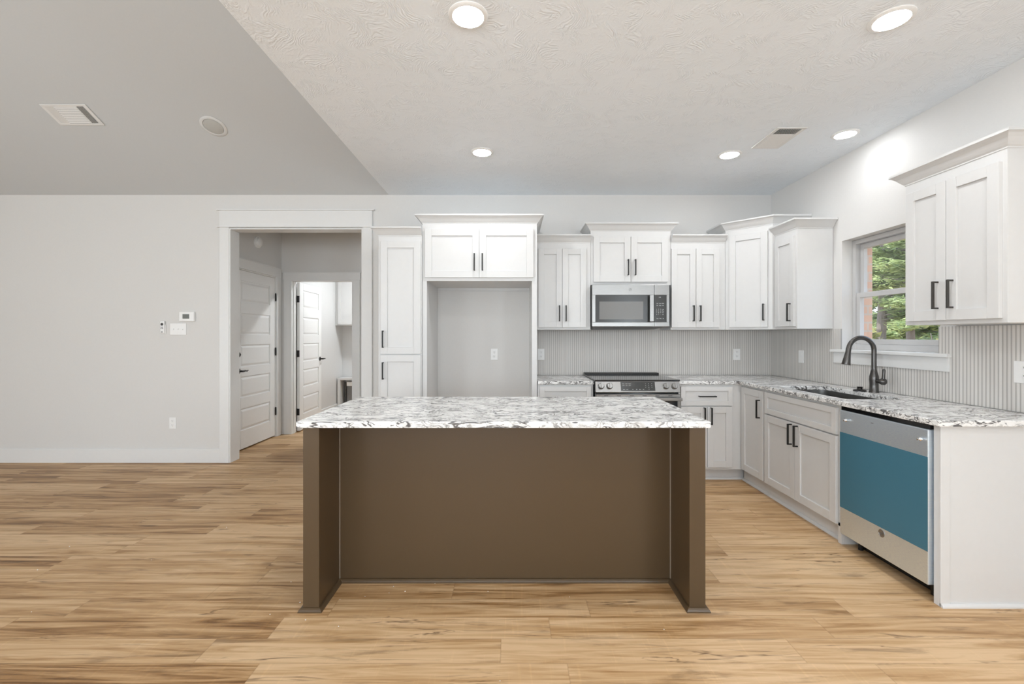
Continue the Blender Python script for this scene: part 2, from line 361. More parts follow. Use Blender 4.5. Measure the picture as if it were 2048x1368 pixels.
    def build(s, name, mat, parent=None, bevel=0.0, smooth=False, loc=None, rot=None, seg=2):
        bmesh.ops.recalc_face_normals(s.bm, faces=s.bm.faces)
        me = bpy.data.meshes.new(name); s.bm.to_mesh(me); s.bm.free()
        me.materials.append(mat if not isinstance(mat, str) else M[mat])
        if smooth:
            for p in me.polygons: p.use_smooth = True
            try: me.set_sharp_from_angle(angle=math.radians(35))
            except Exception: pass
        o = bpy.data.objects.new(name, me); COL.objects.link(o)
        if parent: o.parent = parent
        if loc: o.location = loc
        if rot: o.rotation_euler = rot
        if bevel:
            b = o.modifiers.new('bevel', 'BEVEL'); b.width = bevel; b.segments = seg; b.limit_method = 'ANGLE'; b.angle_limit = math.radians(40)
        return o
def thing(name, label, cat, loc=(0, 0, 0), rotz=0.0, group=None, rot=None):
    o = bpy.data.objects.new(name, None); COL.objects.link(o); o.empty_display_size = 0.05
    o.location = loc; o.rotation_euler = rot or (0, 0, rotz); o['label'] = label; o['category'] = cat
    if group: o['group'] = group
    return o
def tag(o, label, cat, group=None, kind=None):
    o['label'] = label; o['category'] = cat
    if group: o['group'] = group
    if kind: o['kind'] = kind
    return o
def struct(o, label=None):
    o['kind'] = 'structure'
    if label: o['label'] = label
    return o
def copy_tree(o, parent=None):
    c = o.copy(); COL.objects.link(c); c.parent = parent
    for ch in list(o.children): copy_tree(ch, c)
    return c
def slab(mb, outer, holes, z0, z1):
    bm = mb.bm; edges = []
    for lp in [outer] + holes:
        vs = [bm.verts.new((x, y, z0)) for x, y in lp]
        edges += [bm.edges.new((vs[i], vs[(i + 1) % len(vs)])) for i in range(len(vs))]
    r = bmesh.ops.triangle_fill(bm, use_beauty=True, edges=edges)
    fs = [g for g in r['geom'] if isinstance(g, bmesh.types.BMFace)]
    ex = bmesh.ops.extrude_face_region(bm, geom=fs)
    bmesh.ops.translate(bm, vec=(0, 0, z1 - z0), verts=[g for g in ex['geom'] if isinstance(g, bmesh.types.BMVert)])
    return mb

# ------------------------------------------------------------------ setting
YB, XR, H = 4.650, 2.662, 2.749        # back wall, right wall, kitchen ceiling height
XK = -1.265                             # left edge of the flat kitchen ceiling
XL, YF = -6.60, -3.45
VS = 0.48; YRG = 0.60; ZRG = H + VS * (YB - YRG)
OX0, OX1, OZ = -2.898, -1.531, 2.405    # cased opening to the hall
HX, HY, HT = -3.057, 6.00, 0.12         # hall left wall, hall end wall
LX, LY = -3.00, 8.00                    # laundry room
DX0, DX1, DZ = -2.924, -2.109, 2.032    # laundry doorway
WY0, WY1, WZ0, WZ1 = 2.814, 3.650, 1.170, 2.065

struct(MB().box(XL - 0.1, XR + 0.2, YF - 0.1, LY + 0.1, -0.10, 0.0).build('floor', 'floor'), 'light oak plank floor with knots and dark grain streaks')
m = MB(); m.box(XK, XR, YF, YB, H, H + 0.10); struct(m.build('ceiling', 'ceiling'), 'flat white kitchen ceiling with a swirled texture')
m = MB(); t = 0.10
def slope(y0, z0, y1, z1):
    m.hull([(XL, y0, z0), (XK, y0, z0), (XK, y1, z1), (XL, y1, z1), (XL, y0, z0 + t), (XK, y0, z0 + t), (XK, y1, z1 + t), (XL, y1, z1 + t)],
           [(0, 1, 2, 3), (4, 5, 6, 7), (0, 1, 5, 4), (1, 2, 6, 5), (2, 3, 7, 6), (3, 0, 4, 7)])
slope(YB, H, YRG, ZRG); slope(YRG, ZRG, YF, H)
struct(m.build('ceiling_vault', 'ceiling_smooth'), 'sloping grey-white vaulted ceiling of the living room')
m = MB()                                 # upright wall between the flat ceiling's edge and the vault
tri = [(YB, H + 0.10), (YRG, ZRG + 0.1), (YF, H + 0.10)]
m.hull([(XK + 0.001, y, z) for y, z in tri] + [(XK + 0.1, y, z) for y, z in tri], [(0, 1, 2), (3, 4, 5), (0, 1, 4, 3), (1, 2, 5, 4), (2, 0, 3, 5)])
struct(m.build('wall_gable', 'wall'))
m = MB()
m.box(XL, OX0, YB, YB + 0.127, 0, H); m.box(OX0, OX1, YB, YB + 0.127, OZ, H); m.box(OX1, XR, YB, YB + 0.127, 0, H)
struct(m.build('wall_back', 'wall'), 'light greige painted back wall')
m = MB()
m.box(XR, XR + 0.14, YF, -2.5, 0, H); m.box(XR, XR + 0.14, -0.7, WY0, 0, H); m.box(XR, XR + 0.14, -2.5, -0.7, 0, 1.0); m.box(XR, XR + 0.14, -2.5, -0.7, 2.15, H); m.box(XR, XR + 0.14, WY1, YB + 0.127, 0, H)
m.box(XR, XR + 0.14, WY0, WY1, 0, WZ0); m.box(XR, XR + 0.14, WY0, WY1, WZ1, H)
struct(m.build('wall_right', 'wall'), 'light painted right wall with a window over the sink')
m = MB(); e = 0.012
m.box(XR + 0.141, XR + 0.235, YF, -2.5, -0.4, H + .3); m.box(XR + 0.141, XR + 0.235, -0.7, WY0 + e, -0.4, H + .3); m.box(XR + 0.141, XR + 0.235, -2.5, -0.7, -0.4, 1.0); m.box(XR + 0.141, XR + 0.235, -2.5, -0.7, 2.15, H + .3); m.box(XR + 0.141, XR + 0.235, WY1 - e, YB + 0.3, -0.4, H + .3)
m.box(XR + 0.141, XR + 0.235, WY0 + e, WY1 - e, -0.4, WZ0 + e); m.box(XR + 0.141, XR + 0.235, WY0 + e, WY1 - e, WZ1 - e, H + .3)
struct(m.build('wall_outside', 'brick'), 'red brick outside wall seen through the window')
m = MB(); m.box(XL - 0.1, XL, YF - 0.1, -2.6, 0, ZRG + 0.2); m.box(XL - 0.1, XL, -0.6, YB + 0.127, 0, ZRG + 0.2); m.box(XL - 0.1, XL, -2.6, -0.6, 2.4, ZRG + 0.2)
struct(m.build('wall_left', 'wall'))
m = MB(); pa, pb, pc = -2.6, -0.6, -1.6
m.box(XL - .09, XL - .03, pa, pa + .08, 0, 2.4); m.box(XL - .09, XL - .03, pb - .08, pb, 0, 2.4); m.box(XL - .09, XL - .03, pc - .04, pc + .04, 0, 2.4)
for a_, b_ in ((pa + .08, pc - .04), (pc + .04, pb - .08)): m.box(XL - .09, XL - .03, a_, b_, 0, .08); m.box(XL - .09, XL - .03, a_, b_, 2.32, 2.4)
dp = struct(m.build('added_patio_door', 'trim'))  # made-up patio door, added out of view around the left fill light
for a_, b_ in ((pa + .08, pc - .04), (pc + .04, pb - .08)): MB().box(XL - .062, XL - .058, a_, b_, .08, 2.32).build('glass_pane', 'glass', dp)
m = MB()                                 # wall behind the camera with two window openings
wz0, wz1 = 0.8, 2.3
m.box(XL, XR, YF - 0.1, YF, 0, wz0); m.box(XL, XR, YF - 0.1, YF, wz1, H)
for a, b in ((XL, -5.15), (-3.45, -1.45), (0.25, XR)): m.box(a, b, YF - 0.1, YF, wz0, wz1)
struct(m.build('wall_front', 'wall'))
for k, wx in enumerate((-4.3, -0.6)):
    m = MB(); x0, x1 = wx - 0.85, wx + 0.85
    m.box(x0, x0 + .05, YF - .09, YF - .03, wz0, wz1); m.box(x1 - .05, x1, YF - .09, YF - .03, wz0, wz1)
    m.box(x0 + .05, x1 - .05, YF - .09, YF - .03, wz0, wz0 + .05); m.box(x0 + .05, x1 - .05, YF - .09, YF - .03, wz1 - .05, wz1)
    m.box(x0 + .05, x1 - .05, YF - .08, YF - .04, 1.53, 1.57)
    w = struct(m.build('window_%d' % (k + 2), 'winframe'))
    MB().box(x0 + .05, x1 - .05, YF - .062, YF - .058, wz0 + .05, wz1 - .05).build('glass_pane', 'glass', w)
m = MB(); xw_ = XR + .08
m.box(xw_, xw_ + .05, -2.499, -2.45, 1.001, 2.149); m.box(xw_, xw_ + .05, -.75, -.701, 1.001, 2.149); m.box(xw_, xw_ + .05, -2.45, -.75, 1.001, 1.05); m.box(xw_, xw_ + .05, -2.45, -.75, 2.10, 2.149); m.box(xw_, xw_ + .05, -2.45, -.75, 1.56, 1.60)
w = struct(m.build('window_4', 'winframe')); MB().box(xw_ + .02, xw_ + .024, -2.45, -.75, 1.05, 2.10).build('glass_pane', 'glass', w)  # unseen window frame, added to hold the side fill light
# hall
m = MB(); y0, y1 = 4.985, 5.852          # door opening in the hall's left wall
m.box(HX - HT, HX, YB + 0.127, y0, 0, H); m.box(HX - HT, HX, y1, HY + HT, 0, H); m.box(HX - HT, HX, y0, y1, 2.052, H)
m.box(HX - HT - .03, HX - HT, y0 - .05, y1 + .05, 0, 2.1)
struct(m.build('wall_hall_left', 'wall'))
m = MB()
m.box(HX, DX0, HY, HY + HT, 0, H); m.box(DX1, -0.4, HY, HY + HT, 0, H); m.box(DX0, DX1, HY, HY + HT, DZ, H)
struct(m.build('wall_hall_end', 'wall'))
struct(MB().box(-1.52, -1.40, YB + 0.127, HY, 0, H).build('wall_hall_right', 'wall'))
struct(MB().box(HX - HT, -0.3, YB + 0.127, LY + 0.1, H, H + .1).build('ceiling_hall', 'ceiling_smooth'))
struct(MB().box(LX - .1, LX, HY + HT, LY + 0.1, 0, H).build('wall_laundry_left', 'cab'))
struct(MB().box(LX, -0.3, LY, LY + 0.1, 0, H).build('wall_laundry_back', 'cab'))
struct(MB().box(-0.4, -0.3, HY + HT, LY, 0, H).build('wall_laundry_right', 'cab'))

# baseboards (lower board with a small eased top)
BP = [(0, 0), (0.014, 0), (0.014, 0.138), (0.010, 0.144), (0, 0.144)]
struct(MB().sweep([(XL + .001, YB - .0005), (OX0 - 0.099, YB - .0005)], BP).build('baseboard_back', 'trim', bevel=.001), 'white baseboard along the left part of the back wall')
struct(MB().sweep([(XL + .0005, YF + .01), (XL + .0005, YB - .02)], BP).build('baseboard_left', 'trim'))
struct(MB().sweep([(LX + .0005, HY + HT + .02), (LX + .0005, LY - .0005), (-0.45, LY - .0005)], BP).build('baseboard_laundry', 'trim'))
# casing of the wide opening
m = MB(); ft = 0.019; yb = YB
m.box(OX0 - 0.098, OX0, yb - ft, yb, 0, 2.412); m.box(OX1, OX1 + 0.097, yb - ft, yb, 0, 2.412)
m.box(OX0 - 0.099, OX1 + 0.099, yb - ft - .002, yb, 2.424, 2.584)
m.box(OX0 - 0.122, OX1 + 0.122, yb - .036, yb, 2.584, 2.596); m.box(OX0 - 0.122, OX1 + 0.122, yb - .034, yb, 2.412, 2.424)
m.box(OX0, OX0 + 0.012, yb - .014, yb + .141, 0, OZ - .012); m.box(OX1 - 0.012, OX1, yb - .014, yb + .141, 0, OZ - .012)
m.box(OX0, OX1, yb - .014, yb + .141, OZ - .012, OZ)
struct(m.build('trim_1', 'trim', bevel=.0015), 'white casing with a tall header round the wide hall opening')
# casing of the hall's side door
m = MB(); xh = HX
m.box(xh, xh + .018, y1 + .006, y1 + .104, 0, 2.062); m.box(xh, xh + .018, y0 - .104, y0 - .006, 0, 2.062)
m.box(xh, xh + .020, y0 - .112, y1 + .108, 2.062, 2.172); m.box(xh, xh + .026, y0 - .118, y1 + .112, 2.172, 2.182)
m.box(xh - .118, xh + .002, y1 - .004, y1 + .006, 0, 2.048); m.box(xh - .118, xh + .002, y0 - .006, y0 + .004, 0, 2.048)
m.box(xh - .118, xh + .002, y0 - .006, y1 + .006, 2.048, 2.062)
struct(m.build('trim_2', 'trim', bevel=.0015), 'white casing round the five panel hall door')
# casing of the laundry doorway
m = MB(); yh = HY
m.box(DX0 - .096, DX0 - .004, yh - .018, yh, 0, DZ + .008); m.box(DX1 + .004, DX1 + .096, yh - .018, yh, 0, DZ + .008)
m.box(DX0 - .104, DX1 + .104, yh - .020, yh, DZ + .008, DZ + .103); m.box(DX0 - .116, DX1 + .112, yh - .026, yh, DZ + .103, DZ + .113)
m.box(DX0 - .004, DX0 + .008, yh - .016, yh + HT, 0, DZ - .004); m.box(DX1 - .008, DX1 + .004, yh - .016, yh + HT, 0, DZ - .004)
m.box(DX0 + .008, DX0 + .018, yh + .03, yh + .065, 0, DZ - .004)
m.box(DX0 - .004, DX1 + .004, yh - .016, yh + HT, DZ - .004, DZ + .008)
struct(m.build('trim_3', 'trim', bevel=.0015), 'white casing round the laundry doorway')

# five panel interior doors
def panel_door(name, w, h, z0, flip=1):
    """leaf in local x 0..w (hinge at 0), thickness y 0..0.035, z from z0"""
    m = MB(); t = 0.035; d = 0.009; st = 0.118
    m.box(0, w, d, t - d, z0, z0 + h)
    zs = [(0.226, 0.472), (0.599, 0.836), (0.948, 1.197), (1.315, 1.559), (1.690, 1.928)]
    rails = []; p = z0
    for a, b in zs: rails.append((p, a)); p = b
    rails.append((p, z0 + h))
    for ya, yb2 in ((0, d), (t - d, t)):
        m.box(0, st, ya, yb2, z0, z0 + h); m.box(w - st, w, ya, yb2, z0, z0 + h)
        for a, b in rails: m.box(st, w - st, ya, yb2, a, b)
    for side in (0, 1):
        for a, b in zs:
            o1, o2 = 0.012, 0.034
            yd = d if side == 0 else t - d; yt = 0.002 if side == 0 else t - 0.002
            pts = [(st + o1, yd, a + o1), (w - st - o1, yd, a + o1), (w - st - o1, yd, b - o1), (st + o1, yd, b - o1),
                   (st + o2, yt, a + o2), (w - st - o2, yt, a + o2), (w - st - o2, yt, b - o2), (st + o2, yt, b - o2)]
            m.hull(pts, [(4, 5, 6, 7), (0, 1, 5, 4), (1, 2, 6, 5), (2, 3, 7, 6), (3, 0, 4, 7)])
    return m.build(name, 'door', bevel=.002)
def lever(parent, x, z, yface, out, dirx, name='door_lever'):
    m = MB()
    m.lathe([(.031, 0), (.031, .006), (.024, .010), (.011, .012), (.011, .045)], (x, yface, z), (0, out, 0), 24)
    yy = yface + out * .045
    m.tube([(x - dirx * .012, yy, z), (x + dirx * .01, yy + out * .004, z), (x + dirx * .05, yy + out * .004, z + .003), (x + dirx * .09, yy, z - .004), (x + dirx * .115, yy - out * .004, z + .002)],
           [.010, .012, .009, .007, .006], 12)
    return m.build(name, 'black', parent, smooth=True)
def hinges(parent, zs, x, y, sx=.012, sy=.012, plates=False):
    for z in zs:
        m = MB(); m.cyl((x, y, z - .048), (x, y, z + .048), .008, n=12); m.cyl((x, y, z - .053), (x, y, z + .053), .005, n=10)
        m.box(x - sx, x + sx, y - sy, y + sy, z - .045, z + .045)
        m.build('hinge', 'black', parent, smooth=True)
# hall side door: hinge side at far end (y1), face towards +X
d1 = panel_door('door_1', y1 - y0 - .010, 2.030, 0.016)
d1.location = (HX - .003, y1 - .006, 0); d1.rotation_euler = (0, 0, -PI / 2)   # local x -> -Y, local y -> +X ... shifted below
d1.rotation_euler = (0, 0, -PI / 2); d1.location = (HX - .040, y1 - .005, 0)
struct(d1, 'white five panel door in the left side of the hall, closed')
lever(d1, 0.857 - .075, 0.905, .035, 1, -1); 
m = MB(); m.lathe([(.028, 0), (.028, .010), (.020, .014), (.012, .022)], (.857 - .075, .035, 1.09), (0, 1, 0), 24); m.build('deadbolt', 'black', d1, smooth=True)
hinges(d1, (1.80, 1.10, 0.33), -.001, .043, .009, .005)
# laundry door: open into the laundry room, hinge on the left jamb
d2 = panel_door('door_2', 0.800, 2.012, 0.014)
d2.rotation_euler = (0, 0, math.radians(93)); d2.location = (DX0 + .047, HY + HT + .012, 0)   # local x -> +Y, local y -> -X
struct(d2, 'white five panel laundry door standing open')
lever(d2, .735, 0.955, 0.0, -1, 1); lever(d2, .735, 0.955, .035, 1, -1)
for z in (1.80, 1.06, 0.27):
    m = MB(); m.box(-.004, .0, .002, .034, z - .045, z + .045); m.cyl((-.006, .038, z - .048), (-.006, .038, z + .048), .006, n=12)
    m.build('hinge', 'black', d2)

# ------------------------------------------------------------------ window over the sink
def window1():
    xf = XR + 0.082
    m = MB(); a, b, c, d = WY0 + .002, WY1 - .002, 1.192, WZ1 - .002; fw = 0.032
    m.box(xf, xf + .07, a, a + fw, c, d); m.box(xf, xf + .07, b - fw, b, c, d)
    m.box(xf, xf + .07, a + fw, b - fw, c, c + fw + .012); m.box(xf, xf + .07, a + fw, b - fw, d - fw, d)
    root = m.build('window_1', 'winframe', bevel=.002); struct(root, 'grey framed single hung window above the kitchen sink')
    zm = 1.612; g = 0.038
    def sash(name, x, z0, z1):
        q = MB(); ya, yb2 = a + fw + .001, b - fw - .001
        q.box(x, x + .028, ya, ya + g, z0, z1); q.box(x, x + .028, yb2 - g, yb2, z0, z1)
        q.box(x, x + .028, ya + g, yb2 - g, z0, z0 + g); q.box(x, x + .028, ya + g, yb2 - g, z1 - g, z1)
        s_ = q.build(name, 'winframe', root, bevel=.002)
        MB().box(x + .012, x + .015, ya + g - .002, yb2 - g + .002, z0 + g - .002, z1 - g + .002).build('glass_pane', 'glass', s_)
    sash('upper_sash', xf + .038, zm - .005, d - fw - .001); sash('lower_sash', xf + .006, c + fw + .013, zm + .028)
    m = MB(); m.box(XR - .042, XR + .001, WY0 - .085, WY1 + .085, 1.170, 1.192); m.box(XR + .001, xf, WY0 + .001, WY1 - .001, 1.1705, 1.192)
    m.build('window_sill', 'trim', root, bevel=.003)
    MB().box(XR - .020, XR - .0005, WY0 - .072, WY1 + .072, 1.082, 1.170).build('apron', 'trim', root, bevel=.002)
window1()

# ------------------------------------------------------------------ backsplash
zt = 1.3585
tag(MB().box(0.232, XR - .010, YB - .010, YB - .0005, .902, zt).build('tile_backsplash', 'tile_x'),
    'grey narrow vertical tile backsplash on the back wall behind the range', 'backsplash')
m = MB(); xa, xb = XR - .010, XR - .0005
m.box(xa, xb, 2.14, WY0, .902, zt); m.box(xa, xb, WY1, YB - .011, .902, zt); m.box(xa, xb, WY0, WY1, .902, 1.168)
tag(m.build('tile_backsplash', 'tile_y'), 'grey narrow vertical tile backsplash on the right wall around the sink window', 'backsplash')

# ------------------------------------------------------------------ cabinets
CP = [(0, 0), (.003, 0), (.004, .006), (.010, .012), (.018, .022), (.028, .036), (.040, .048), (.047, .052), (.050, .053), (.050, .064), (.0, .064)]
CP = [(o * 1.16, h * 1.15 - .003) for o, h in CP]; CP[0] = (0, -.003)
def shaker(w, h, st=.060, t=.020, rec=.011):
    m = MB(); c = .0015
    m.box(0, st, -t, 0, 0, h); m.box(w - st, w, -t, 0, 0, h); m.box(st, w - st, -t, 0, 0, st); m.box(st, w - st, -t, 0, h - st, h)
    m.box(st, w - st, -t + rec, -.004, st, h - st)
    return m
def handle_mb(L=.152, r=.0055, off=.034):
    m = MB(); m.box(-r, r, -off, -off + 2 * r, -L / 2, L / 2)
    for s in (-1, 1): m.box(-r * .8, r * .8, -off + 2 * r, 0, s * (L / 2) - (r * 1.6 if s > 0 else 0), s * (L / 2) + (0 if s > 0 else r * 1.6))
    return m
HM = None
def add_handle(parent, x, z, horiz=False, mat='black'):
    o = handle_mb().build('handle', mat, parent, bevel=.0012)
    o.location = (x, -.020, z)
    if horiz: o.rotation_euler = (0, PI / 2, 0)
def add_front(parent, x0, x1, z0, z1, name='door', handle=None, horiz=False, st=.060, loc=None, rot=None, mat='black'):
    d = shaker(x1 - x0, z1 - z0, st).build(name, 'cab', parent, bevel=.0012)
    d.location = loc or (x0, 0, z0)
    if rot: d.rotation_euler = rot
    if handle: add_handle(d, handle[0] - x0, handle[1] - z0, horiz, mat)
    return d
def crown(parent, path, z, prof=CP):
    return MB().sweep(path, [(o, z + h) for o, h in prof]).build('crown_molding', 'cab', parent)
QR = [(0, 0), (.018, 0), (.017, .007), (.013, .013), (.007, .017), (0, .018)]

UF = 4.35                       # front of the wall cabinets on the back wall
# pantry
t = thing('pantry_cabinet', 'tall narrow white pantry cabinet between the hall opening and the fridge recess', 'cabinet', (-1.192, 4.04, 0))
Wd = .388; D = YB - 4.04 - .003
MB().box(0, Wd, 0, D, .10, 2.200).build('body', 'cab', t, bevel=.001)
MB().box(.01, Wd - .01, .065, D, 0, .10).build('toe_kick', 'cab', t)
add_front(t, .023, .380, 1.140, 2.144, 'door', (.049, 1.272)); add_front(t, .023, .380, .125, 1.131, 'door', (.049, .992))
crown(t, [(0, D), (0, 0), (Wd - .002, 0)], 2.194)
# fridge surround
t = thing('fridge_cabinet', 'white cabinet bridging the empty fridge recess, two wide doors with black pulls', 'cabinet', (-.802, 4.05, 0))
Wd = 1.026; D = YB - 4.05 - .003
MB().box(0, Wd, 0, D, 1.792, 2.308).build('body', 'cab', t, bevel=.001)
MB().box(0, .040, 0, D, 0, 1.792).build('side_panel', 'cab', t, bevel=.001)
MB().box(Wd - .046, Wd, 0, D, 0, 1.792).build('side_panel', 'cab', t, bevel=.001)
MB().box(.041, Wd - .047, D - .018, D, 1.762, 1.7915).build('nailer_strip', 'cab', t)
add_front(t, .025, .508, 1.822, 2.254, 'door', (.508 - .040, 1.957)); add_front(t, .511, .993, 1.822, 2.254, 'door', (.511 + .028, 1.957))
crown(t, [(0, D), (0, 0), (Wd, 0), (Wd, D)], 2.308)
# wall cabinets on the back wall
def wall_cab(name, label, loc, rot, Wd, D, z0, z1, doors, crown_path=None, mat='black', stile=.060):
    t = thing(name, label, 'cabinet', loc, rot)
    MB().box(0, Wd, 0, D, z0, z1).build('body', 'cab', t, bevel=.001)
    for (a, b, c, d, hx, hz) in doors: add_front(t, a, b, c, d, 'door', (hx, hz), mat=mat, st=stile)
    if crown_path: crown(t, crown_path, z1 - (.004 if z1 < 2.3 else 0))
    return t
DU = YB - UF - .003
wall_cab('wall_cabinet', 'white two-door wall cabinet between the fridge recess and the microwave', (.226, UF, 0), 0, .528, DU, 1.360, 2.200,
         [(.026, .254, 1.382, 2.137, .226, 1.516), (.257, .484, 1.382, 2.137, .289, 1.516)], [(0.0, 0), (.528, 0)], stile=.055)
wall_cab('wall_cabinet', 'white short raised wall cabinet directly above the microwave', (.7556, UF, 0), 0, .769, DU, 1.790, 2.308,
         [(.025, .381, 1.818, 2.2525, .353, 1.955), (.385, .739, 1.818, 2.2525, .421, 1.955)], [(0, DU), (0, 0), (.769, 0), (.769, DU)])
wall_cab('wall_cabinet', 'white two-door wall cabinet between the microwave and the angled corner cabinet', (1.526, UF, 0), 0, .524, DU, 1.360, 2.200,
         [(.002, .233, 1.382, 2.137, .206, 1.516), (.237, .460, 1.382, 2.137, .270, 1.516)], [(0.0, 0), (.522, 0)], stile=.055)
# diagonal corner cabinet
A = Vector((2.052, 4.35)); B = Vector((2.340, 4.065))
t = thing('corner_wall_cabinet', 'white angled corner wall cabinet, taller than its neighbours, single door', 'cabinet', (A.x, A.y, 0))
loc2 = lambda p: (p[0] - A.x, p[1] - A.y)
Xw, Yw = XR - .003, YB - .003
MB().prism([loc2(p) for p in ((A.x, Yw), (A.x, A.y), (B.x, B.y), (Xw, B.y), (Xw, Yw))], 1.360, 2.308).build('body', 'cab', t, bevel=.001)
ang = math.atan2(B.y - A.y, B.x - A.x); L = (B - A).length; dx = (B - A).normalized()
p0 = dx * .040
d = shaker(L - .075, 2.250 - 1.382, .058).build('door', 'cab', t, bevel=.0012); d.location = (p0.x, p0.y, 1.382); d.rotation_euler = (0, 0, ang)
add_handle(d, L - .075 - .030, 1.516 - 1.382)
crown(t, [loc2((A.x, Yw)), (0, 0), loc2(B), loc2((Xw, B.y))], 2.308)
# right wall: cabinet left of the window, facing -X
UX = 2.362
def rloc(y): return (UX, y, 0)
DR = XR - UX - .003
wall_cab('wall_cabinet', 'narrow white wall cabinet just left of the sink window, single door', rloc(4.063), -PI / 2, 4.063 - 3.748, DR, 1.360, 2.200,
         [(.024, .296, 1.382, 2.137, .296 - .040, 1.500)], [(0, 0), (4.063 - 3.748, 0), (4.063 - 3.748, DR)], stile=.055)
wall_cab('wall_cabinet', 'large white two-door wall cabinet at the far right, right of the sink window', rloc(2.716), -PI / 2, 2.716 - 2.157, DR, 1.364, 2.204,
         [(.022, .270, 1.386, 2.141, .228, 1.524), (.274, .538, 1.386, 2.141, .312, 1.524)],
         [(0, DR), (0, 0), (2.716 - 2.157, 0), (2.716 - 2.157, DR)], mat='bronze', stile=.055)

# base cabinets
BF = 4.04; BX = 2.055; BT = .868
def base_cab(label, loc, rot, Wd, D, fronts, drawers, toe=(0, 0), body=None, name='base_cabinet', toerec=.075):
    t = thing(name, label, 'cabinet', loc, rot)
    if body is None: MB().box(0, Wd, 0, D, .108, BT).build('body', 'cab', t, bevel=.001)
    else: body(t)
    x0, x1 = toe
    MB().box(x0, Wd - x1, toerec, toerec + .015, 0, .108).build('toe_kick', 'cab', t)
    MB().sweep([(x0, toerec), (Wd - x1, toerec)], QR).build('quarter_round', 'cab', t)
    for (a, b, c, d, hx, hz) in fronts: add_front(t, a, b, c, d, 'door', (hx, hz), st=.056)
    for (a, b, c, d, hx, hz) in drawers: add_front(t, a, b, c, d, 'drawer' if hx is not None else 'false_drawer_front', (hx, hz) if hx is not None else None, True, st=.040)
    return t
DB = YB - BF - .003
base_cab('white base cabinet left of the range, its front mostly hidden by the island', (.229, BF, 0), 0, .496, DB,
         [(.020, .246, .125, .671, .214, .60), (.249, .474, .125, .671, .281, .60)], [(.020, .474, .681, .848, .247, .758)])
base_cab('white base cabinet right of the range, one drawer over two doors', (1.484, BF, 0), 0, BX - 1.484, DB,
         [(.018, .249, .132, .671, .221, .590), (.253, .474, .132, .671, .281, .590)], [(.018, .478, .681, .850, .247, .765)], toe=(0, -.055))
DBX = XR - BX - .003
base_cab('white corner base cabinet on the right wall with one full height door', (BX, BF, 0), -PI / 2, BF - 3.663, DBX,
         [(.020, BF - 3.676, .120, .850, BF - 3.676 - .040, .700)], [], toerec=.040, toe=(-.045, 0))
def sink_body(t):
    Wd = 3.661 - 2.822; m = MB()
    m.box(0, .018, .02, DBX, .108, BT); m.box(Wd - .018, Wd, .02, DBX, 0, BT); m.box(.018, Wd - .018, DBX - .01, DBX, .108, BT)
    m.box(.018, Wd - .018, .02, DBX - .01, .108, .126)
    m.box(0, Wd, 0, .02, .108, .130); m.box(0, Wd, 0, .02, .835, BT); m.box(0, .03, 0, .02, .130, .835); m.box(Wd - .03, Wd, 0, .02, 0, .835)
    m.box(.03, Wd - .03, 0, .02, .665, .690)
    m.build('body', 'cab', t, bevel=.001)
base_cab('white sink base cabinet between the corner door and the dishwasher', (BX, 3.661, 0), -PI / 2, 3.661 - 2.822, DBX,
         [(.010, .402, .120, .671, .402 - .034, .585), (.405, .815, .120, .671, .405 + .032, .585)], [(.010, .815, .681, .850, None, None)], body=sink_body, name='sink_cabinet', toerec=.040, toe=(0, .02))
# end panel
t = thing('end_panel', 'wide white end panel closing the counter run beside the dishwasher', 'panel', (BX, 2.175, 0))
MB().box(0, DBX, 0, .030, 0, BT).build('panel', 'cab', t, bevel=.001)
MB().box(0, .045, .0005 - .006, 0, .0, BT).build('corner_batten', 'cab', t, bevel=.001)
MB().sweep([(.0, 0), (DBX, 0)], [(o, z) for o, z in QR]).build('quarter_round', 'cab', t)

# ------------------------------------------------------------------ countertops
ZT0, ZT1 = .870, .900
o = slab(MB(), [(.229, 4.015), (.729, 4.015), (.729, YB - .011), (.229, YB - .011)], [], ZT0, ZT1).build('countertop', 'granite', bevel=.004)
tag(o, 'short white and grey granite countertop left of the range', 'countertop')
def rrect(x0, x1, y0, y1, r, n=6):
    pts = []
    for cx, cy, a0 in ((x1 - r, y1 - r, 0), (x0 + r, y1 - r, 90), (x0 + r, y0 + r, 180), (x1 - r, y0 + r, 270)):
        for k in range(n + 1):
            a = math.radians(a0 + 90 * k / n); pts.append((cx + r * math.cos(a), cy + r * math.sin(a)))
    return pts
SX0, SX1, SY0, SY1 = 2.118, 2.495, 2.862, 3.615
o = slab(MB(), [(1.479, 4.015), (2.018, 4.015), (2.018, 2.140), (XR - .011, 2.140), (XR - .011, YB - .011), (1.479, YB - .011)],
         [rrect(SX0, SX1, SY0, SY1, .05)[::-1]], ZT0, ZT1).build('countertop', 'granite', bevel=.004)
tag(o, 'L-shaped white and grey granite countertop running round the corner with the sink', 'countertop')
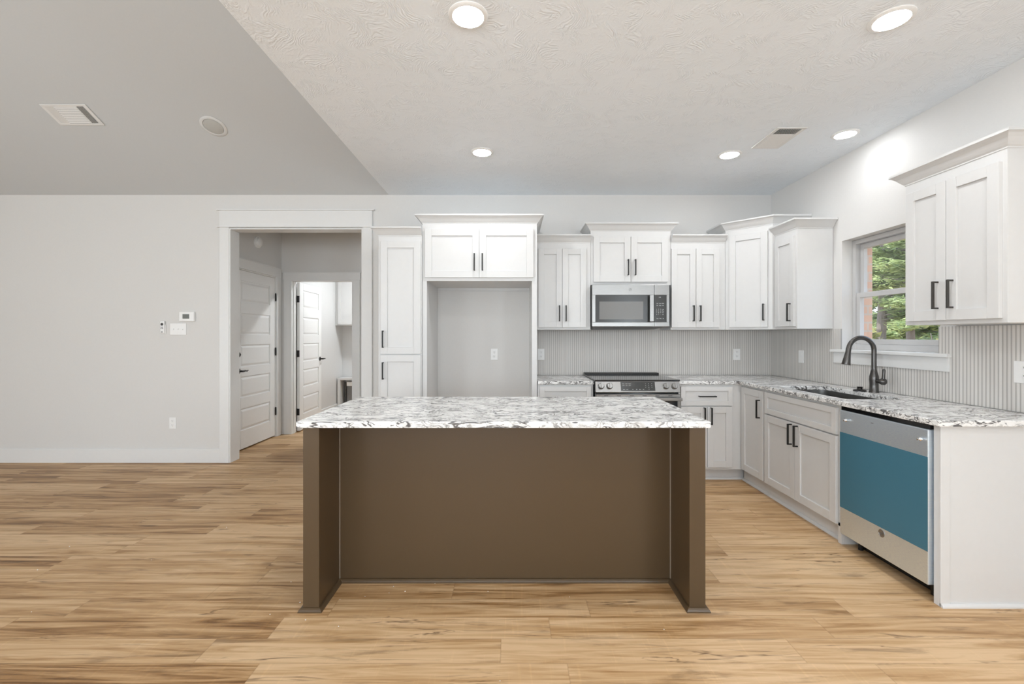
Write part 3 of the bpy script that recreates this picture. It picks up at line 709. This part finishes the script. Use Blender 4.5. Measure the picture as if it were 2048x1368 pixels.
# sink
t = thing('sink', 'undermount stainless steel sink set in the right countertop below the window', 'sink', ((SX0 + SX1) / 2, (SY0 + SY1) / 2, .66))
cx, cy = (SX0 + SX1) / 2, (SY0 + SY1) / 2
m = MB(); loops = []
def loopv(g, r, z): return [m.bm.verts.new((x - cx, y - cy, z - .66)) for x, y in rrect(SX0 - g, SX1 + g, SY0 - g, SY1 + g, r)]
Ls = [loopv(.018, .06, .8695), loopv(.003, .052, .8695), loopv(.001, .052, .72), loopv(-.02, .05, .70), loopv(-.02, .05, .697), loopv(.006, .055, .72), loopv(.008, .056, .866), loopv(.018, .06, .866)]
for a, b in zip(Ls, Ls[1:] + Ls[:1]):
    if a is Ls[3]: continue
    for i in range(len(a)): m.bm.faces.new((a[i], a[(i + 1) % len(a)], b[(i + 1) % len(a)], b[i]))
m.bm.faces.new(Ls[3]); m.bm.faces.new(Ls[4][::-1])
m.build('basin', 'steel', t, smooth=True)
MB().lathe([(.045, .041), (.045, .043), (.030, .0425), (.01, .042)], (0, 0, 0)).build('drain', 'chrome', t, smooth=True)
# faucet
fx, fy = 2.560, 3.200
t = thing('faucet', 'dark gunmetal pull-down kitchen faucet with a high arched neck', 'faucet', (fx, fy, ZT1))
MB().lathe([(.030, 0), (.030, .004), (.0275, .008), (.0265, .06), (.0285, .09), (.0275, .115), (.020, .145), (.0155, .165), (.0155, .18)], (0, 0, 0)).build('base', 'faucet', t, smooth=True)
R = .090; zc = .298
pts = [(0, 0, .175), (0, 0, .24)] + [(-R + R * math.cos(a), 0, zc + R * math.sin(a)) for a in [math.radians(x) for x in range(0, 171, 10)]]
last = pts[-1]
MB().tube(pts, [.0155] * len(pts), 20).build('spout', 'faucet', t, smooth=True)
dr = Vector((math.sin(math.radians(170)) * -1, 0, math.cos(math.radians(170)))); dr = Vector((-.17, 0, -.985)).normalized()
p = Vector(last)
MB().lathe([(.0150, -.004), (.0165, .002), (.0165, .03), (.020, .060), (.0265, .112), (.0255, .118), (.020, .1185)], p, dr).build('spray_head', 'faucet', t, smooth=True)
m = MB(); m.cyl((0, -.02, .085), (0, -.060, .085), .012, .013); m.lathe([(.006, -.024), (.018, -.017), (.0235, 0), (.0225, .012), (.012, .022), (.003, .024)], (0, -.075, .085), (0, -1, 0))
m.tube([(0, -.080, .095), (.001, -.082, .13), (.002, -.083, .165), (.002, -.083, .172)], [.011, .0095, .0095, .007], 14)
m.build('lever', 'faucet', t, smooth=True)
t = MB().lathe([(.040, 0), (.042, .004), (.036, .010), (.018, .014), (.016, .020), (.018, .030), (.020, .032), (.010, .033)], (0, 0, 0)).build('sink_hole_cap', 'black', smooth=True)
t.location = (2.525, 3.285, ZT1); tag(t, 'small round black cap on the countertop beside the faucet', 'cap')

# ------------------------------------------------------------------ island
t = thing('kitchen_island', 'brown painted kitchen island base with an open kneehole facing the room', 'island', (-.036, 2.139, 0))
ox, oy = -.036, 2.139
m = MB(); m.box(-.988 - ox, .915 - ox, 2.395 - oy, 2.945 - oy, 0.0, ZT0 - .001); m.build('cabinet_body', 'island', t, bevel=.001)
m = MB(); m.box(-.988 - ox, -.912 - ox, 0, 2.3945 - oy, 0, ZT0 - .001); m.build('support_leg', 'island', t, bevel=.0015)
m = MB(); m.box(.839 - ox, .915 - ox, 0, 2.3945 - oy, 0, ZT0 - .001); m.build('support_leg', 'island', t, bevel=.0015)
yb_ = 2.945 - oy; yp = 2.3945 - oy
path = [(-.988 - ox, yb_), (-.988 - ox, 0), (-.912 - ox, 0), (-.912 - ox, yp), (.839 - ox, yp), (.839 - ox, 0), (.915 - ox, 0), (.915 - ox, yb_)]
MB().sweep(path, [(0.0005, 0), (.018, 0), (.0175, .006), (.014, .012), (.008, .0175), (0.0005, .019)]).build('base_molding', 'island', t)
M['caulk'] = plain('light_brown_caulk', (0.25, 0.20, 0.15, 1), 0.5, bscale=50, bstr=.05)
for x in (-.911 - ox, .838 - ox): MB().box(x - .003, x + .003, yp - .004, yp, .019, ZT0 - .002).build('caulk_bead', 'caulk', t)
o = slab(MB(), [(-1.0105, 2.112), (.930, 2.112), (.942, 2.98), (-1.0105, 2.98)], [], ZT0, ZT1).build('countertop', 'granite', bevel=.005)
tag(o, 'large rectangular white and grey granite top on the brown island', 'countertop')

# ------------------------------------------------------------------ range
t = thing('range', 'stainless slide-in electric range with four knobs between the base cabinets', 'range', (1.104, 3.98, 0))
hw = .371
m = MB(); m.box(-hw, hw, .03, .655, .08, .900); m.build('body', 'glossblack', t, bevel=.002)
MB().box(-hw - .003, hw + .003, .0, .62, .9005, .914).build('glass_cooktop', 'glossblack', t, bevel=.003)
m = MB(); m.box(-hw, hw, .560, .655, .9005, .930)
m.build('rear_vent_trim', 'black', t, bevel=.004)
m = MB()
m.hull([(-hw, .012, .912), (hw, .012, .912), (hw, -.020, .806), (-hw, -.020, .806), (-hw, .10, .912), (hw, .10, .912), (hw, .10, .806), (-hw, .10, .806)],
       [(0, 1, 2, 3), (4, 5, 6, 7), (0, 1, 5, 4), (1, 2, 6, 5), (2, 3, 7, 6), (3, 0, 4, 7)])
cp = m.build('control_panel', 'steel', t, bevel=.004)
nrm = Vector((0, -.106, .032)).normalized(); upv = Vector((0, .032, .106)).normalized(); pc = Vector((0, -.004, .859))
def on(x, z, o_=0): return Vector((x, 0, 0)) + pc + upv * (z) + nrm * o_
m = MB(); a, b = -.149, .152
P = [on(a, -.042, .0005), on(b, -.042, .0005), on(b, .038, .0005), on(a, .038, .0005), on(a, -.042, .0025), on(b, -.042, .0025), on(b, .038, .0025), on(a, .038, .0025)]
m.hull(P, [(0, 1, 2, 3), (4, 5, 6, 7), (0, 1, 5, 4), (1, 2, 6, 5), (2, 3, 7, 6), (3, 0, 4, 7)])
ds = m.build('display', 'panelblack', t)
m = MB()
for r_, row in enumerate(('123', '456', '789', ' 0')):
    for c_, ch in enumerate(row):
        if ch != ' ': m.text(ch, .011, on(.070 + .027 * c_, .022 - .0165 * r_, .0028), (1, 0, 0), upv)
m.build('number_pad', 'mark', ds)
m = MB()
for r_, row in enumerate((('Bake', 'Broil', 'Warm'), ('Clean', 'Conv', 'Timer'))):
    for c_, w in enumerate(row): m.text(w, .0085, on(-.125 + .028 * c_, .020 - .016 * r_, .0028), (1, 0, 0), upv)
m.build('mode_lettering', 'mark', ds)
m = MB()
for x, w in ((-.122, 'Light'), (-.094, 'Lock'), (-.045, 'Set'), (-.012, 'Off'), (.018, 'Start'), (.048, 'Off')): m.text(w, .0085, on(x, -.030, .0028), (1, 0, 0), upv)
m.build('start_lettering', 'mark', ds)
for kx in (-.322, -.247, .247, .322):
    m = MB(); c = on(kx, 0, 0)
    m.lathe([(.029, 0), (.029, .004), (.025, .007), (.024, .026), (.021, .029)], c, nrm, 28)
    kb = m.build('knob', 'steel', t, smooth=True)
    m = MB(); q = [on(kx - .005, -.024, .028), on(kx + .005, -.024, .028), on(kx + .005, .024, .028), on(kx - .005, .024, .028)]
    q += [p_ + nrm * .012 for p_ in q]; m.hull(q, [(0, 1, 2, 3), (4, 5, 6, 7), (0, 1, 5, 4), (1, 2, 6, 5), (2, 3, 7, 6), (3, 0, 4, 7)])
    m.build('grip', 'steel', kb, bevel=.001)
m = MB(); m.box(-hw + .002, hw - .002, -.030, .028, .16, .790)
od = m.build('oven_door', 'steel', t, bevel=.003)
MB().box(-hw + .03, hw - .03, -.0315, -.0305, .26, .735).build('door_window', 'glossblack', od)
for k in range(6): MB().box(-.30 + k * .112, -.30 + k * .112 + .035, -.0325, -.0302, .776, .780).build('vent_slot', 'black', od)
m = MB(); m.box(-hw + .01, hw - .004, -.082, -.062, .738, .766)
for s_ in (-1, 1): m.box(s_ * (hw - .03) - .012, s_ * (hw - .03) + .012, -.064, -.0305, .742, .762)
m.build('oven_handle', 'steel', od, bevel=.004)
MB().box(-hw + .002, hw - .002, -.022, .028, .02, .155).build('bottom_drawer', 'steel', t, bevel=.003)

# ------------------------------------------------------------------ microwave
t = thing('microwave', 'stainless over-the-range microwave with a black window and keypad', 'microwave', (1.122, 4.27, 1.36))
L, Rr = .757 - 1.122, 1.4865 - 1.122; z = lambda v: v - 1.36; q = lambda v: v - 1.122
m = MB(); m.box(L + .002, Rr - .002, .028, .375, z(1.392), z(1.782)); m.build('body', 'black', t, bevel=.002)
m = MB(); m.hull([(L + .02, .04, z(1.3915)), (Rr - .02, .04, z(1.3915)), (Rr - .03, .36, z(1.3915)), (L + .03, .36, z(1.3915)), (L + .05, .08, z(1.365)), (Rr - .12, .08, z(1.365)), (Rr - .12, .34, z(1.365)), (L + .05, .34, z(1.365))],
             [(0, 1, 2, 3), (4, 5, 6, 7), (0, 1, 5, 4), (1, 2, 6, 5), (2, 3, 7, 6), (3, 0, 4, 7)])
m.build('underside_vent', 'greybox', t)
wx0, wx1, kx0, kx1 = q(.788), q(1.341), q(1.346), q(1.460); zb0, zb1 = z(1.430), z(1.687); zt_, zb_ = z(1.784), z(1.390)
m = MB()
m.box(L, q(1.342), 0, .027, zb1, zt_); m.box(L, q(1.342), 0, .027, zb_, zb0); m.box(L, wx0, 0, .027, zb0, zb1)
dr_ = m.build('door', 'steel', t, bevel=.002)
MB().box(wx0 + .0005, wx1, .003, .026, zb0 + .0005, zb1 - .0005).build('door_glass', 'panelblack', dr_)
m = MB()
n_ = 12; x0_, x1_ = q(.8245), q(1.238)
m.box(x0_, x1_, .0015, .0028, z(1.457), z(1.6255)); m.build('window_screen', 'greyglass', dr_)
m = MB(); m.hull([(q(1.290), -.040, zb0 + .004), (q(1.329), -.040, zb0 + .004), (q(1.329), -.040, zb1 - .004), (q(1.290), -.040, zb1 - .004), (q(1.290), -.028, zb0 + .004), (q(1.329), -.028, zb0 + .004), (q(1.329), -.028, zb1 - .004), (q(1.290), -.028, zb1 - .004)],
             [(0, 1, 2, 3), (4, 5, 6, 7), (0, 1, 5, 4), (1, 2, 6, 5), (2, 3, 7, 6), (3, 0, 4, 7)])
for zz in (zb0 + .004, zb1 - .024): m.box(q(1.297), q(1.322), -.028, .0028, zz, zz + .02)
m.build('door_handle', 'steel', dr_, bevel=.004)
m = MB(); m.lathe([(.0135, 0), (.0135, .002), (.0115, .0025), (.0105, .001)], (q(1.116), -.0002, z(1.738)), (0, -1, 0), 28)
eb = m.build('emblem', 'steel', dr_, smooth=True)
MB().text('GE', .013, (q(1.116), -.003, z(1.738)), (1, 0, 0), (0, 0, 1), shear=.3).build('monogram', 'greybox', eb)
m = MB()
m.box(q(1.344), Rr, 0, .027, zb1, zt_); m.box(q(1.344), Rr, 0, .027, zb_, zb0); m.box(kx1, Rr, 0, .027, zb0, zb1)
cp2 = m.build('control_column', 'steel', t, bevel=.002)
MB().box(kx0, kx1 - .0005, .002, .026, zb0 + .0005, zb1 - .0005).build('keypad', 'panelblack', cp2)
m = MB(); y_ = .0012
m.text('1:00', .012, (q(1.395), y_, z(1.665)), (1, 0, 0), (0, 0, 1))
for r_, row in enumerate((('Pop', 'Cook', 'Melt'), ('Def', 'Heat', 'Pot'))):
    for c_, w in enumerate(row): m.text(w, .010, (q(1.372 + .027 * c_), y_, z(1.607 - .019 * r_)), (1, 0, 0), (0, 0, 1))
for r_, row in enumerate((('1', '2', '3', 'Add'), ('4', '5', '6', 'Time'), ('7', '8', '9', 'Pwr'), ('0', '+', '-', 'Set'))):
    for c_, w in enumerate(row): m.text(w, .012 if len(w) == 1 else .009, (q(1.367 + .0185 * c_ + (.003 if c_ == 3 else 0)), y_, z(1.552 - .0165 * r_)), (1, 0, 0), (0, 0, 1))
for c_, w in enumerate(('Stop', 'Vent', 'Go')): m.text(w, .010, (q(1.374 + .027 * c_), y_, z(1.465)), (1, 0, 0), (0, 0, 1))
m.build('keypad_lettering', 'mark', cp2)

# ------------------------------------------------------------------ dishwasher  (local x -> -Y, local y -> +X)
t = thing('dishwasher', 'stainless dishwasher with blue protective film still on its door', 'dishwasher', (2.036, 2.812, 0), -PI / 2)
Wd = .600
MB().box(.004, Wd - .004, .045, .60, .100, .855).build('tub', 'black', t)
MB().box(.02, Wd - .02, .10, .12, 0.004, .098).build('toe_panel', 'black', t)
m = MB(); m.box(.003, Wd - .003, 0, .044, .080, .842); dd = m.build('door', 'steel_v', t, bevel=.003)
MB().box(.002, Wd - .002, .010, .044, .8425, .866).build('control_strip', 'glossblack', t)
MB().box(.0035, Wd - .0035, -.0012, -.0002, .243, .707).build('protective_film', 'film', dd)
for x in (.068, .572 - .004):
    MB().lathe([(.004, 0), (.004, .006), (.009, .007), (.010, .013), (.006, .016), (.004, .022), (.006, .026), (.003, .028)], (x, 0, .789), (0, -1, 0), 16).build('handle_stud', 'chrome', dd, smooth=True)
m = MB(); m.lathe([(.021, 0), (.021, .002), (.0175, .0028), (.0165, .001)], (.319, -.0002, .213), (0, -1, 0), 28); eb = m.build('emblem', 'steel', dd, smooth=True)
MB().text('GE', .020, (.319, -.0026, .213), (1, 0, 0), (0, 0, 1), shear=.3).build('monogram', 'greybox', eb)
MB().box(.245, .262, -.0008, .001, .806, .8085).build('indicator_slot', 'black', dd)
for x in (.06, Wd - .06): MB().cyl((x, .085, 0), (x, .085, .098), .014, n=14).build('leveling_foot', 'black', t)

# ------------------------------------------------------------------ recessed lights
def can(loc, label, rot=None, lens='lens_on', r=.090, group='lit recessed ceiling lights', ring='plastic'):
    t = thing('recessed_light', label, 'ceiling light', loc, 0, group, rot)
    # local z down into the room is negative
    MB().lathe([(r, 0.0), (r, -.003), (r * .93, -.008), (r * .78, -.009), (r * .745, -.004), (r * .74, -.001)], (0, 0, 0), n=48).build('trim_ring', ring, t, smooth=True)
    MB().lathe([(r * .735, -.0045), (r * .735, -.0070), (r * .62, -.0115), (r * .35, -.0145), (.001, -.0155)], (0, 0, 0), n=40).build('lens', lens, t, smooth=True)
    return t
can((-.198, 2.045, H), 'lit recessed ceiling light, largest one near the top centre of the picture')
can((-.236, 3.563, H), 'small lit recessed ceiling light above the fridge recess, left of centre')
can((1.734, 2.068, H), 'lit recessed ceiling light near the top right corner of the picture')
can((1.736, 3.612, H), 'small lit recessed ceiling light just left of the white ceiling vent')
can((2.390, 3.245, H), 'lit recessed ceiling light above the sink window, right of the ceiling vent', r=.086, lens='lens_sink')
for x in (-.2, 1.735):
    for y in (.52, -1.0): can((x, y, H), 'lit recessed ceiling light in the rows behind the camera')
sl = math.atan(VS)
def vz(y): return H + VS * (YB - y)
can((-2.572, 3.90, vz(3.90) - .0015), 'unlit recessed light in the sloping grey ceiling', rot=(-sl, 0, 0), lens='lens_off', r=.104, group=None, ring='ring_off')
lt = can((-1.75, 7.0, H), 'lit ceiling light of the laundry room', lens='lens_laundry', r=.16, group=None)

# ------------------------------------------------------------------ ceiling vents
def vent_kitchen():
    t = thing('ceiling_vent', 'white ceiling register on the flat kitchen ceiling between two lit lights', 'vent', (1.945, 3.31, H))
    a, b = .105, .175
    m = MB(); m.box(-a, a, -b, -b + .022, -.007, -.0005); m.box(-a, a, b - .022, b, -.007, -.0005); m.box(-a, -a + .026, -b + .022, b - .022, -.007, -.0005); m.box(a - .026, a, -b + .022, b - .022, -.007, -.0005)
    m.box(-a + .026, a - .026, -.070, -.060, -.007, -.0005)
    m.build('frame', 'ventwhite', t, bevel=.002)
    MB().box(-a + .026, a - .026, -b + .022, b - .022, -.002, -.0006).build('duct_opening', 'ventdark', t)
    m = MB()
    for k in range(13):
        x = -a + .033 + k * .0118
        m.hull([(x, -b + .024, -.006), (x + .002, -b + .024, -.006), (x + .004, -b + .024, -.0022), (x + .002, -b + .024, -.0022), (x, -.072, -.006), (x + .002, -.072, -.006), (x + .004, -.072, -.0022), (x + .002, -.072, -.0022)],
               [(0, 1, 2, 3), (4, 5, 6, 7), (0, 1, 5, 4), (1, 2, 6, 5), (2, 3, 7, 6), (3, 0, 4, 7)])
    for k in range(20):
        y = -.055 + k * .0103
        m.hull([(-a + .026, y + .008, -.0065), (a - .026, y + .008, -.0065), (a - .026, y, -.0022), (-a + .026, y, -.0022), (-a + .026, y + .0095, -.0065), (a - .026, y + .0095, -.0065), (a - .026, y + .0015, -.0022), (-a + .026, y + .0015, -.0022)],
               [(0, 1, 2, 3), (4, 5, 6, 7), (0, 1, 5, 4), (1, 2, 6, 5), (2, 3, 7, 6), (3, 0, 4, 7)])
    m.build('louvers', 'ventwhite', t)
vent_kitchen()
def vent_vault():
    yc = 3.797
    t = thing('ceiling_vent', 'white ceiling register on the sloping grey ceiling at the left', 'vent', (-3.685, yc, vz(yc) - .0015), rot=(-sl, 0, 0))
    a, b = .188, .100
    m = MB(); m.box(-a, a, -b, -b + .018, -.007, -.0005); m.box(-a, a, b - .018, b, -.007, -.0005); m.box(-a, -a + .03, -b + .018, b - .018, -.007, -.0005); m.box(a - .03, a, -b + .018, b - .018, -.007, -.0005)
    m.box(-.098, -.092, -b + .018, b - .018, -.007, -.0005); m.box(.092, .098, -b + .018, b - .018, -.007, -.0005)
    m.build('frame', 'ventwhite', t, bevel=.002)
    MB().box(-a + .03, a - .03, -b + .018, b - .018, -.002, -.0006).build('duct_opening', 'ventdark', t)
    m = MB()
    F = [(0, 1, 2, 3), (4, 5, 6, 7), (0, 1, 5, 4), (1, 2, 6, 5), (2, 3, 7, 6), (3, 0, 4, 7)]
    for k in range(6):
        x = -a + .032 + k * .0105; y0_, y1_ = -b + .018, b - .018
        m.hull([(x, y0_, -.0065), (x + .0015, y0_, -.0065), (x + .0095, y0_, -.0022), (x + .008, y0_, -.0022), (x, y1_, -.0065), (x + .0015, y1_, -.0065), (x + .0095, y1_, -.0022), (x + .008, y1_, -.0022)], F)
        x = .1 + k * .0105
        m.box(x, x + .0015, y0_, y1_, -.006, -.0022)
    for k in range(10):
        y = -b + .019 + k * .0163
        m.hull([(-.092, y + .0100, -.0065), (.092, y + .0100, -.0065), (.092, y, -.0022), (-.092, y, -.0022), (-.092, y + .0115, -.0065), (.092, y + .0115, -.0065), (.092, y + .0015, -.0022), (-.092, y + .0015, -.0022)], F)
    m.build('louvers', 'ventwhite', t)
vent_vault()

# ------------------------------------------------------------------ wall plates and devices
def plate(name, label, cat, loc, rotz=0, w=.070, h=.115, kind='outlet', gangs=1):
    t = thing(name, label, cat, loc, rotz)        # local: face towards -y, back at y=0
    MB().box(-w / 2, w / 2, -.006, -.0005, -h / 2, h / 2).build('cover_plate', 'plastic', t, bevel=.002)
    if kind == 'outlet':
        for s in (-1, 1):
            zc_ = s * .0215
            r = MB().lathe([(.0165, 0), (.0165, .0025), (.015, .003)], (0, -.0058, zc_), (0, -1, 0), 20).build('receptacle', 'plastic', t, smooth=True)
            m = MB(); m.box(-.0075, -.0050, -.0093, -.0087, zc_ - .001, zc_ + .008); m.box(.0050, .0075, -.0093, -.0087, zc_ - .001, zc_ + .007); m.cyl((0, -.0087, zc_ - .008), (0, -.0093, zc_ - .008), .0026, n=10)
            m.build('slots', 'plate_shadow', r)
    elif kind == 'rocker':
        MB().box(-.0165, .0165, -.0085, -.0058, -.033, .033).build('rocker', 'plastic', t, bevel=.002)
    elif kind == 'toggle':
        for g in range(gangs):
            x = (g - (gangs - 1) / 2) * .046
            m = MB(); m.box(x - .0055, x + .0055, -.0065, -.0058, -.012, .012); m.box(x - .0040, x + .0040, -.014, -.0062, -.004 if g != 2 else -.009, .006 if g != 2 else .001)
            m.build('toggle_switch', 'plate_shadow' if False else 'plastic', t, bevel=.0008)
    return t
yt = YB - .010
plate('wall_outlet', 'white outlet on the tile left of the range, beside the fridge recess', 'outlet', (.2975, yt, 1.112))
plate('wall_outlet', 'white outlet on the back wall tile right of the range, near the corner', 'outlet', (2.302, yt, 1.112))
plate('wall_outlet', 'white outlet low down inside the empty fridge recess', 'outlet', (-.182, YB, 1.112))
plate('wall_outlet', 'white outlet near the floor on the left wall, above the baseboard', 'outlet', (-3.484, YB, .406))
plate('wall_switch', 'white rocker switch on the right wall tile left of the sink', 'switch', (XR - .010, 4.145, 1.112), -PI / 2, kind='rocker')
t = plate('wall_outlet', 'wide white outlet plate on the tile at the right edge of the picture', 'outlet', (XR - .010, 2.330, 1.112), -PI / 2, w=.116)
plate('wall_switch', 'white three-gang toggle switch plate below the thermostat', 'switch', (-3.4275, YB, 1.370), w=.165, h=.118, kind='toggle', gangs=3)
t = thing('thermostat', 'white thermostat with a small grey screen on the left wall', 'thermostat', (-3.329, YB, 1.499))
MB().box(-.077, .077, -.026, -.0005, -.049, .049).build('housing', 'plastic', t, bevel=.006)
MB().box(-.038, .030, -.0268, -.0258, -.022, .024).build('screen', 'lcd', t)
t = thing('fan_remote', 'slim white fan remote in its wall holder left of the switches', 'remote', (-3.579, YB, 1.388))
MB().box(-.027, .027, -.010, -.0005, -.066, .030).build('holder', 'plastic', t, bevel=.008)
rm = MB().box(-.022, .022, -.024, -.0105, -.060, .066).build('remote_body', 'plastic', t, bevel=.008)
m = MB(); m.cyl((0, -.0238, .032), (0, -.0255, .032), .014, n=20); m.box(-.012, .012, -.0255, -.0238, -.001, .004); m.box(-.012, -.003, -.0255, -.0238, -.013, -.006); m.box(.003, .012, -.0255, -.0238, -.013, -.006); m.box(-.008, .008, -.0255, -.0238, -.050, -.043)
m.build('buttons', 'ventdark', rm)
t = thing('smoke_detector', 'round white smoke detector high on the hall side wall', 'smoke detector', (HX, 5.425, 2.427), rot=(0, PI / 2, 0))
MB().lathe([(.070, .001), (.070, .018), (.064, .022)], (0, 0, 0), n=40).build('base', 'plastic', t, smooth=True)
MB().lathe([(.054, .022), (.052, .040), (.040, .048), (.010, .050)], (0, 0, 0), n=40).build('sensor_head', 'plastic', t, smooth=True)

# ------------------------------------------------------------------ laundry room contents
t = thing('wall_cabinet', 'white wall cabinet seen through the laundry doorway', 'cabinet', (LX + .003, 7.68, 0))
MB().box(0, 1.2, 0, .317, 1.478, 2.35).build('body', 'cab', t, bevel=.001)
add_front(t, .045, .62, 1.495, 2.33, 'door', st=.06); add_front(t, .63, 1.18, 1.495, 2.33, 'door', st=.06)
t = thing('laundry_ledge', 'low white boxed ledge against the laundry room back wall', 'ledge', (LX + .02, 7.72, 0))
m = MB(); m.box(0, 1.4, 0, .262, .545, .580); m.box(0, .045, .0, .262, 0, .545); m.box(1.3, 1.4, 0, .262, 0, .545)
m.build('frame', 'cab', t, bevel=.002)
t = thing('utility_box', 'grey metal utility box with a pipe below the laundry ledge', 'utility box', (LX + .10, 7.80, 0))
MB().box(.05, .9, .02, .17, .02, .50).build('housing', 'greybox', t, bevel=.004)
MB().cyl((.02, .04, .01), (.02, .04, .50), .018, n=16).build('pipe', 'ventdark', t, smooth=True)
MB().box(.06, .16, -.03, .019, .44, .51).build('valve', 'plastic', t, bevel=.004)

# small dark screw lying by the doorway and bits of packing debris on the floor
o = MB().lathe([(.006, 0), (.0065, .004), (.003, .007)], (0, 0, 0), n=12).build('screw_cap', 'black', smooth=True); o.location = (-2.63, 5.80, 0)
tag(o, 'tiny black cap lying on the floor by the laundry doorway', 'cap')
def world(px, py): y = 1.3 * 905 / (py - 672); return ((px - 1024) * y / 905, y)
for k, (px, py) in enumerate(((870, 1167), (810, 1183), (787, 1173), (778, 1186), (730, 1193), (680, 1199), (976, 1183), (1139, 1194), (611, 1240), (582, 1164), (600, 1205), (75, 1140), (63, 1224), (1328, 1259), (1000, 1362), (677, 1253), (139, 1093), (303, 1120), (453, 1055), (540, 1229))):
    x, y = world(px, py); r = random.uniform(.0018, .0034)
    m = MB(); m.hull([(-r, -r * .7, 0), (r, -r * .5, 0), (r * .8, r * .6, 0), (-r * .6, r * .8, 0), (-r * .6, -r * .4, r * .7), (r * .6, -r * .3, r * .9), (r * .5, r * .4, r * .8), (-r * .3, r * .5, r * .6)],
                     [(0, 1, 2, 3), (4, 5, 6, 7), (0, 1, 5, 4), (1, 2, 6, 5), (2, 3, 7, 6), (3, 0, 4, 7)])
    o = m.build('debris_crumb', 'plastic'); o.location = (x, y, 0.0002); o.rotation_euler = (0, 0, random.uniform(0, 6))
    tag(o, 'tiny white crumb of building debris lying on the plank floor', 'crumb', 'white crumbs scattered on the floor')

# ------------------------------------------------------------------ outside
struct(MB().box(XR + .30, 45, -14, 45, -0.75, -0.55).build('ground_outside', 'ground'), 'leaf covered ground outside the window')
def tree(x, y, h, r0, label, leafmat, seed, nl, zlow, spread, name='pine_tree', ls=1.0):
    rng = random.Random(seed)
    t = thing(name, label, 'tree', (x, y, -.55), group=None)
    pts = [(0.06 * math.sin(k * 1.3 + seed), 0.06 * math.cos(k * 1.1 + seed), h * k / 6) for k in range(7)]
    MB().tube(pts, [r0 * (1 - .12 * k) for k in range(7)], 10).build('trunk', 'bark', t, smooth=True)
    m = MB(); lf = MB(); br = []
    for k in range(int(h * 9)):
        z0 = rng.uniform(zlow, h); a = rng.uniform(0, 2 * PI); L = spread * (1.15 - z0 / h) * rng.uniform(.6, 1.0) + .25
        dz = rng.uniform(-.10, .25) * L
        p0 = Vector((0, 0, z0)); p1 = p0 + Vector((math.cos(a) * L, math.sin(a) * L, dz)); mid = (p0 + p1) / 2 + Vector((0, 0, .08 * L))
        m.tube([p0, mid, p1], [.03, .018, .006], 5); br.append((p0, mid, p1))
    m.build('branches', 'bark', t)
    bm = lf.bm
    for k in range(nl):
        p0, mid, p1 = rng.choice(br); s = rng.uniform(.2, 1.05)
        c = p0 + (p1 - p0) * s + Vector((max(-.3, min(.3, rng.gauss(0, .12))) * ls, max(-.3, min(.3, rng.gauss(0, .12))) * ls, rng.gauss(0, .06) * ls))
        a = rng.uniform(0, 2 * PI); l = rng.uniform(.06, .16) * ls; w = rng.uniform(.014, .036) * ls; ti = rng.uniform(-.5, .35)
        u = Vector((math.cos(a), math.sin(a), ti)).normalized() * l; v = Vector((-math.sin(a), math.cos(a), rng.uniform(-.6, .6))).normalized() * w
        vs = [bm.verts.new(c - u), bm.verts.new(c + v), bm.verts.new(c + u), bm.verts.new(c - v)]; bm.faces.new(vs)
    lf.build('foliage', leafmat, t)
tree(7.45, 8.4, 6.5, .085, 'nearest pine outside the window, its thin grey trunk showing low down', 'leaf', 3, 20000, 2.0, .9, ls=.8)
tree(10.3, 12.6, 8.5, .14, 'second pine out from the window, behind the nearest pine', 'leaf', 5, 28000, 1.2, 1.5, ls=1.1)
tree(16.6, 19.6, 11.0, .20, 'third pine out from the window, farther into the woods', 'leaf', 8, 32000, 1.0, 2.6, ls=1.7)
tree(25.5, 31.0, 15.0, .26, 'farthest and tallest pine outside the window', 'leaf', 12, 32000, 1.0, 4.2, ls=2.6)
def shrub(x, y, h, w, label, seed, nl=5200):
    rng = random.Random(seed); t = thing('shrub', label, 'shrub', (x, y, -.55), group='shrubs under the pines')
    m = MB()
    for k in range(14):
        a = rng.uniform(0, 2 * PI); L = rng.uniform(.3, 1) * w
        m.tube([(0, 0, 0), (math.cos(a) * L * .4, math.sin(a) * L * .4, h * .6), (math.cos(a) * L, math.sin(a) * L, h * rng.uniform(.7, 1))], [.02, .014, .005], 5)
    m.build('stems', 'bark', t)
    lf = MB(); bm = lf.bm
    for k in range(nl):
        a = rng.uniform(0, 2 * PI); rr = w * math.sqrt(rng.random()); z_ = h * (1 - .45 * (rr / w) ** 2) * rng.uniform(.05, 1)
        c = Vector((rr * math.cos(a), rr * math.sin(a), z_)); u = Vector((rng.gauss(0, 1), rng.gauss(0, 1), rng.gauss(0, .6))).normalized() * rng.uniform(.04, .09)
        v = u.orthogonal().normalized() * rng.uniform(.02, .045)
        bm.faces.new([bm.verts.new(c - u), bm.verts.new(c + v), bm.verts.new(c + u), bm.verts.new(c - v)])
    lf.build('foliage', 'leaf2', t)
shrub(4.52, 5.78, 1.95, .42, 'dark yellow-green shrub low at the left of the window', 31)
shrub(5.66, 5.80, 1.95, .36, 'dark yellow-green shrub low at the right of the window', 33)
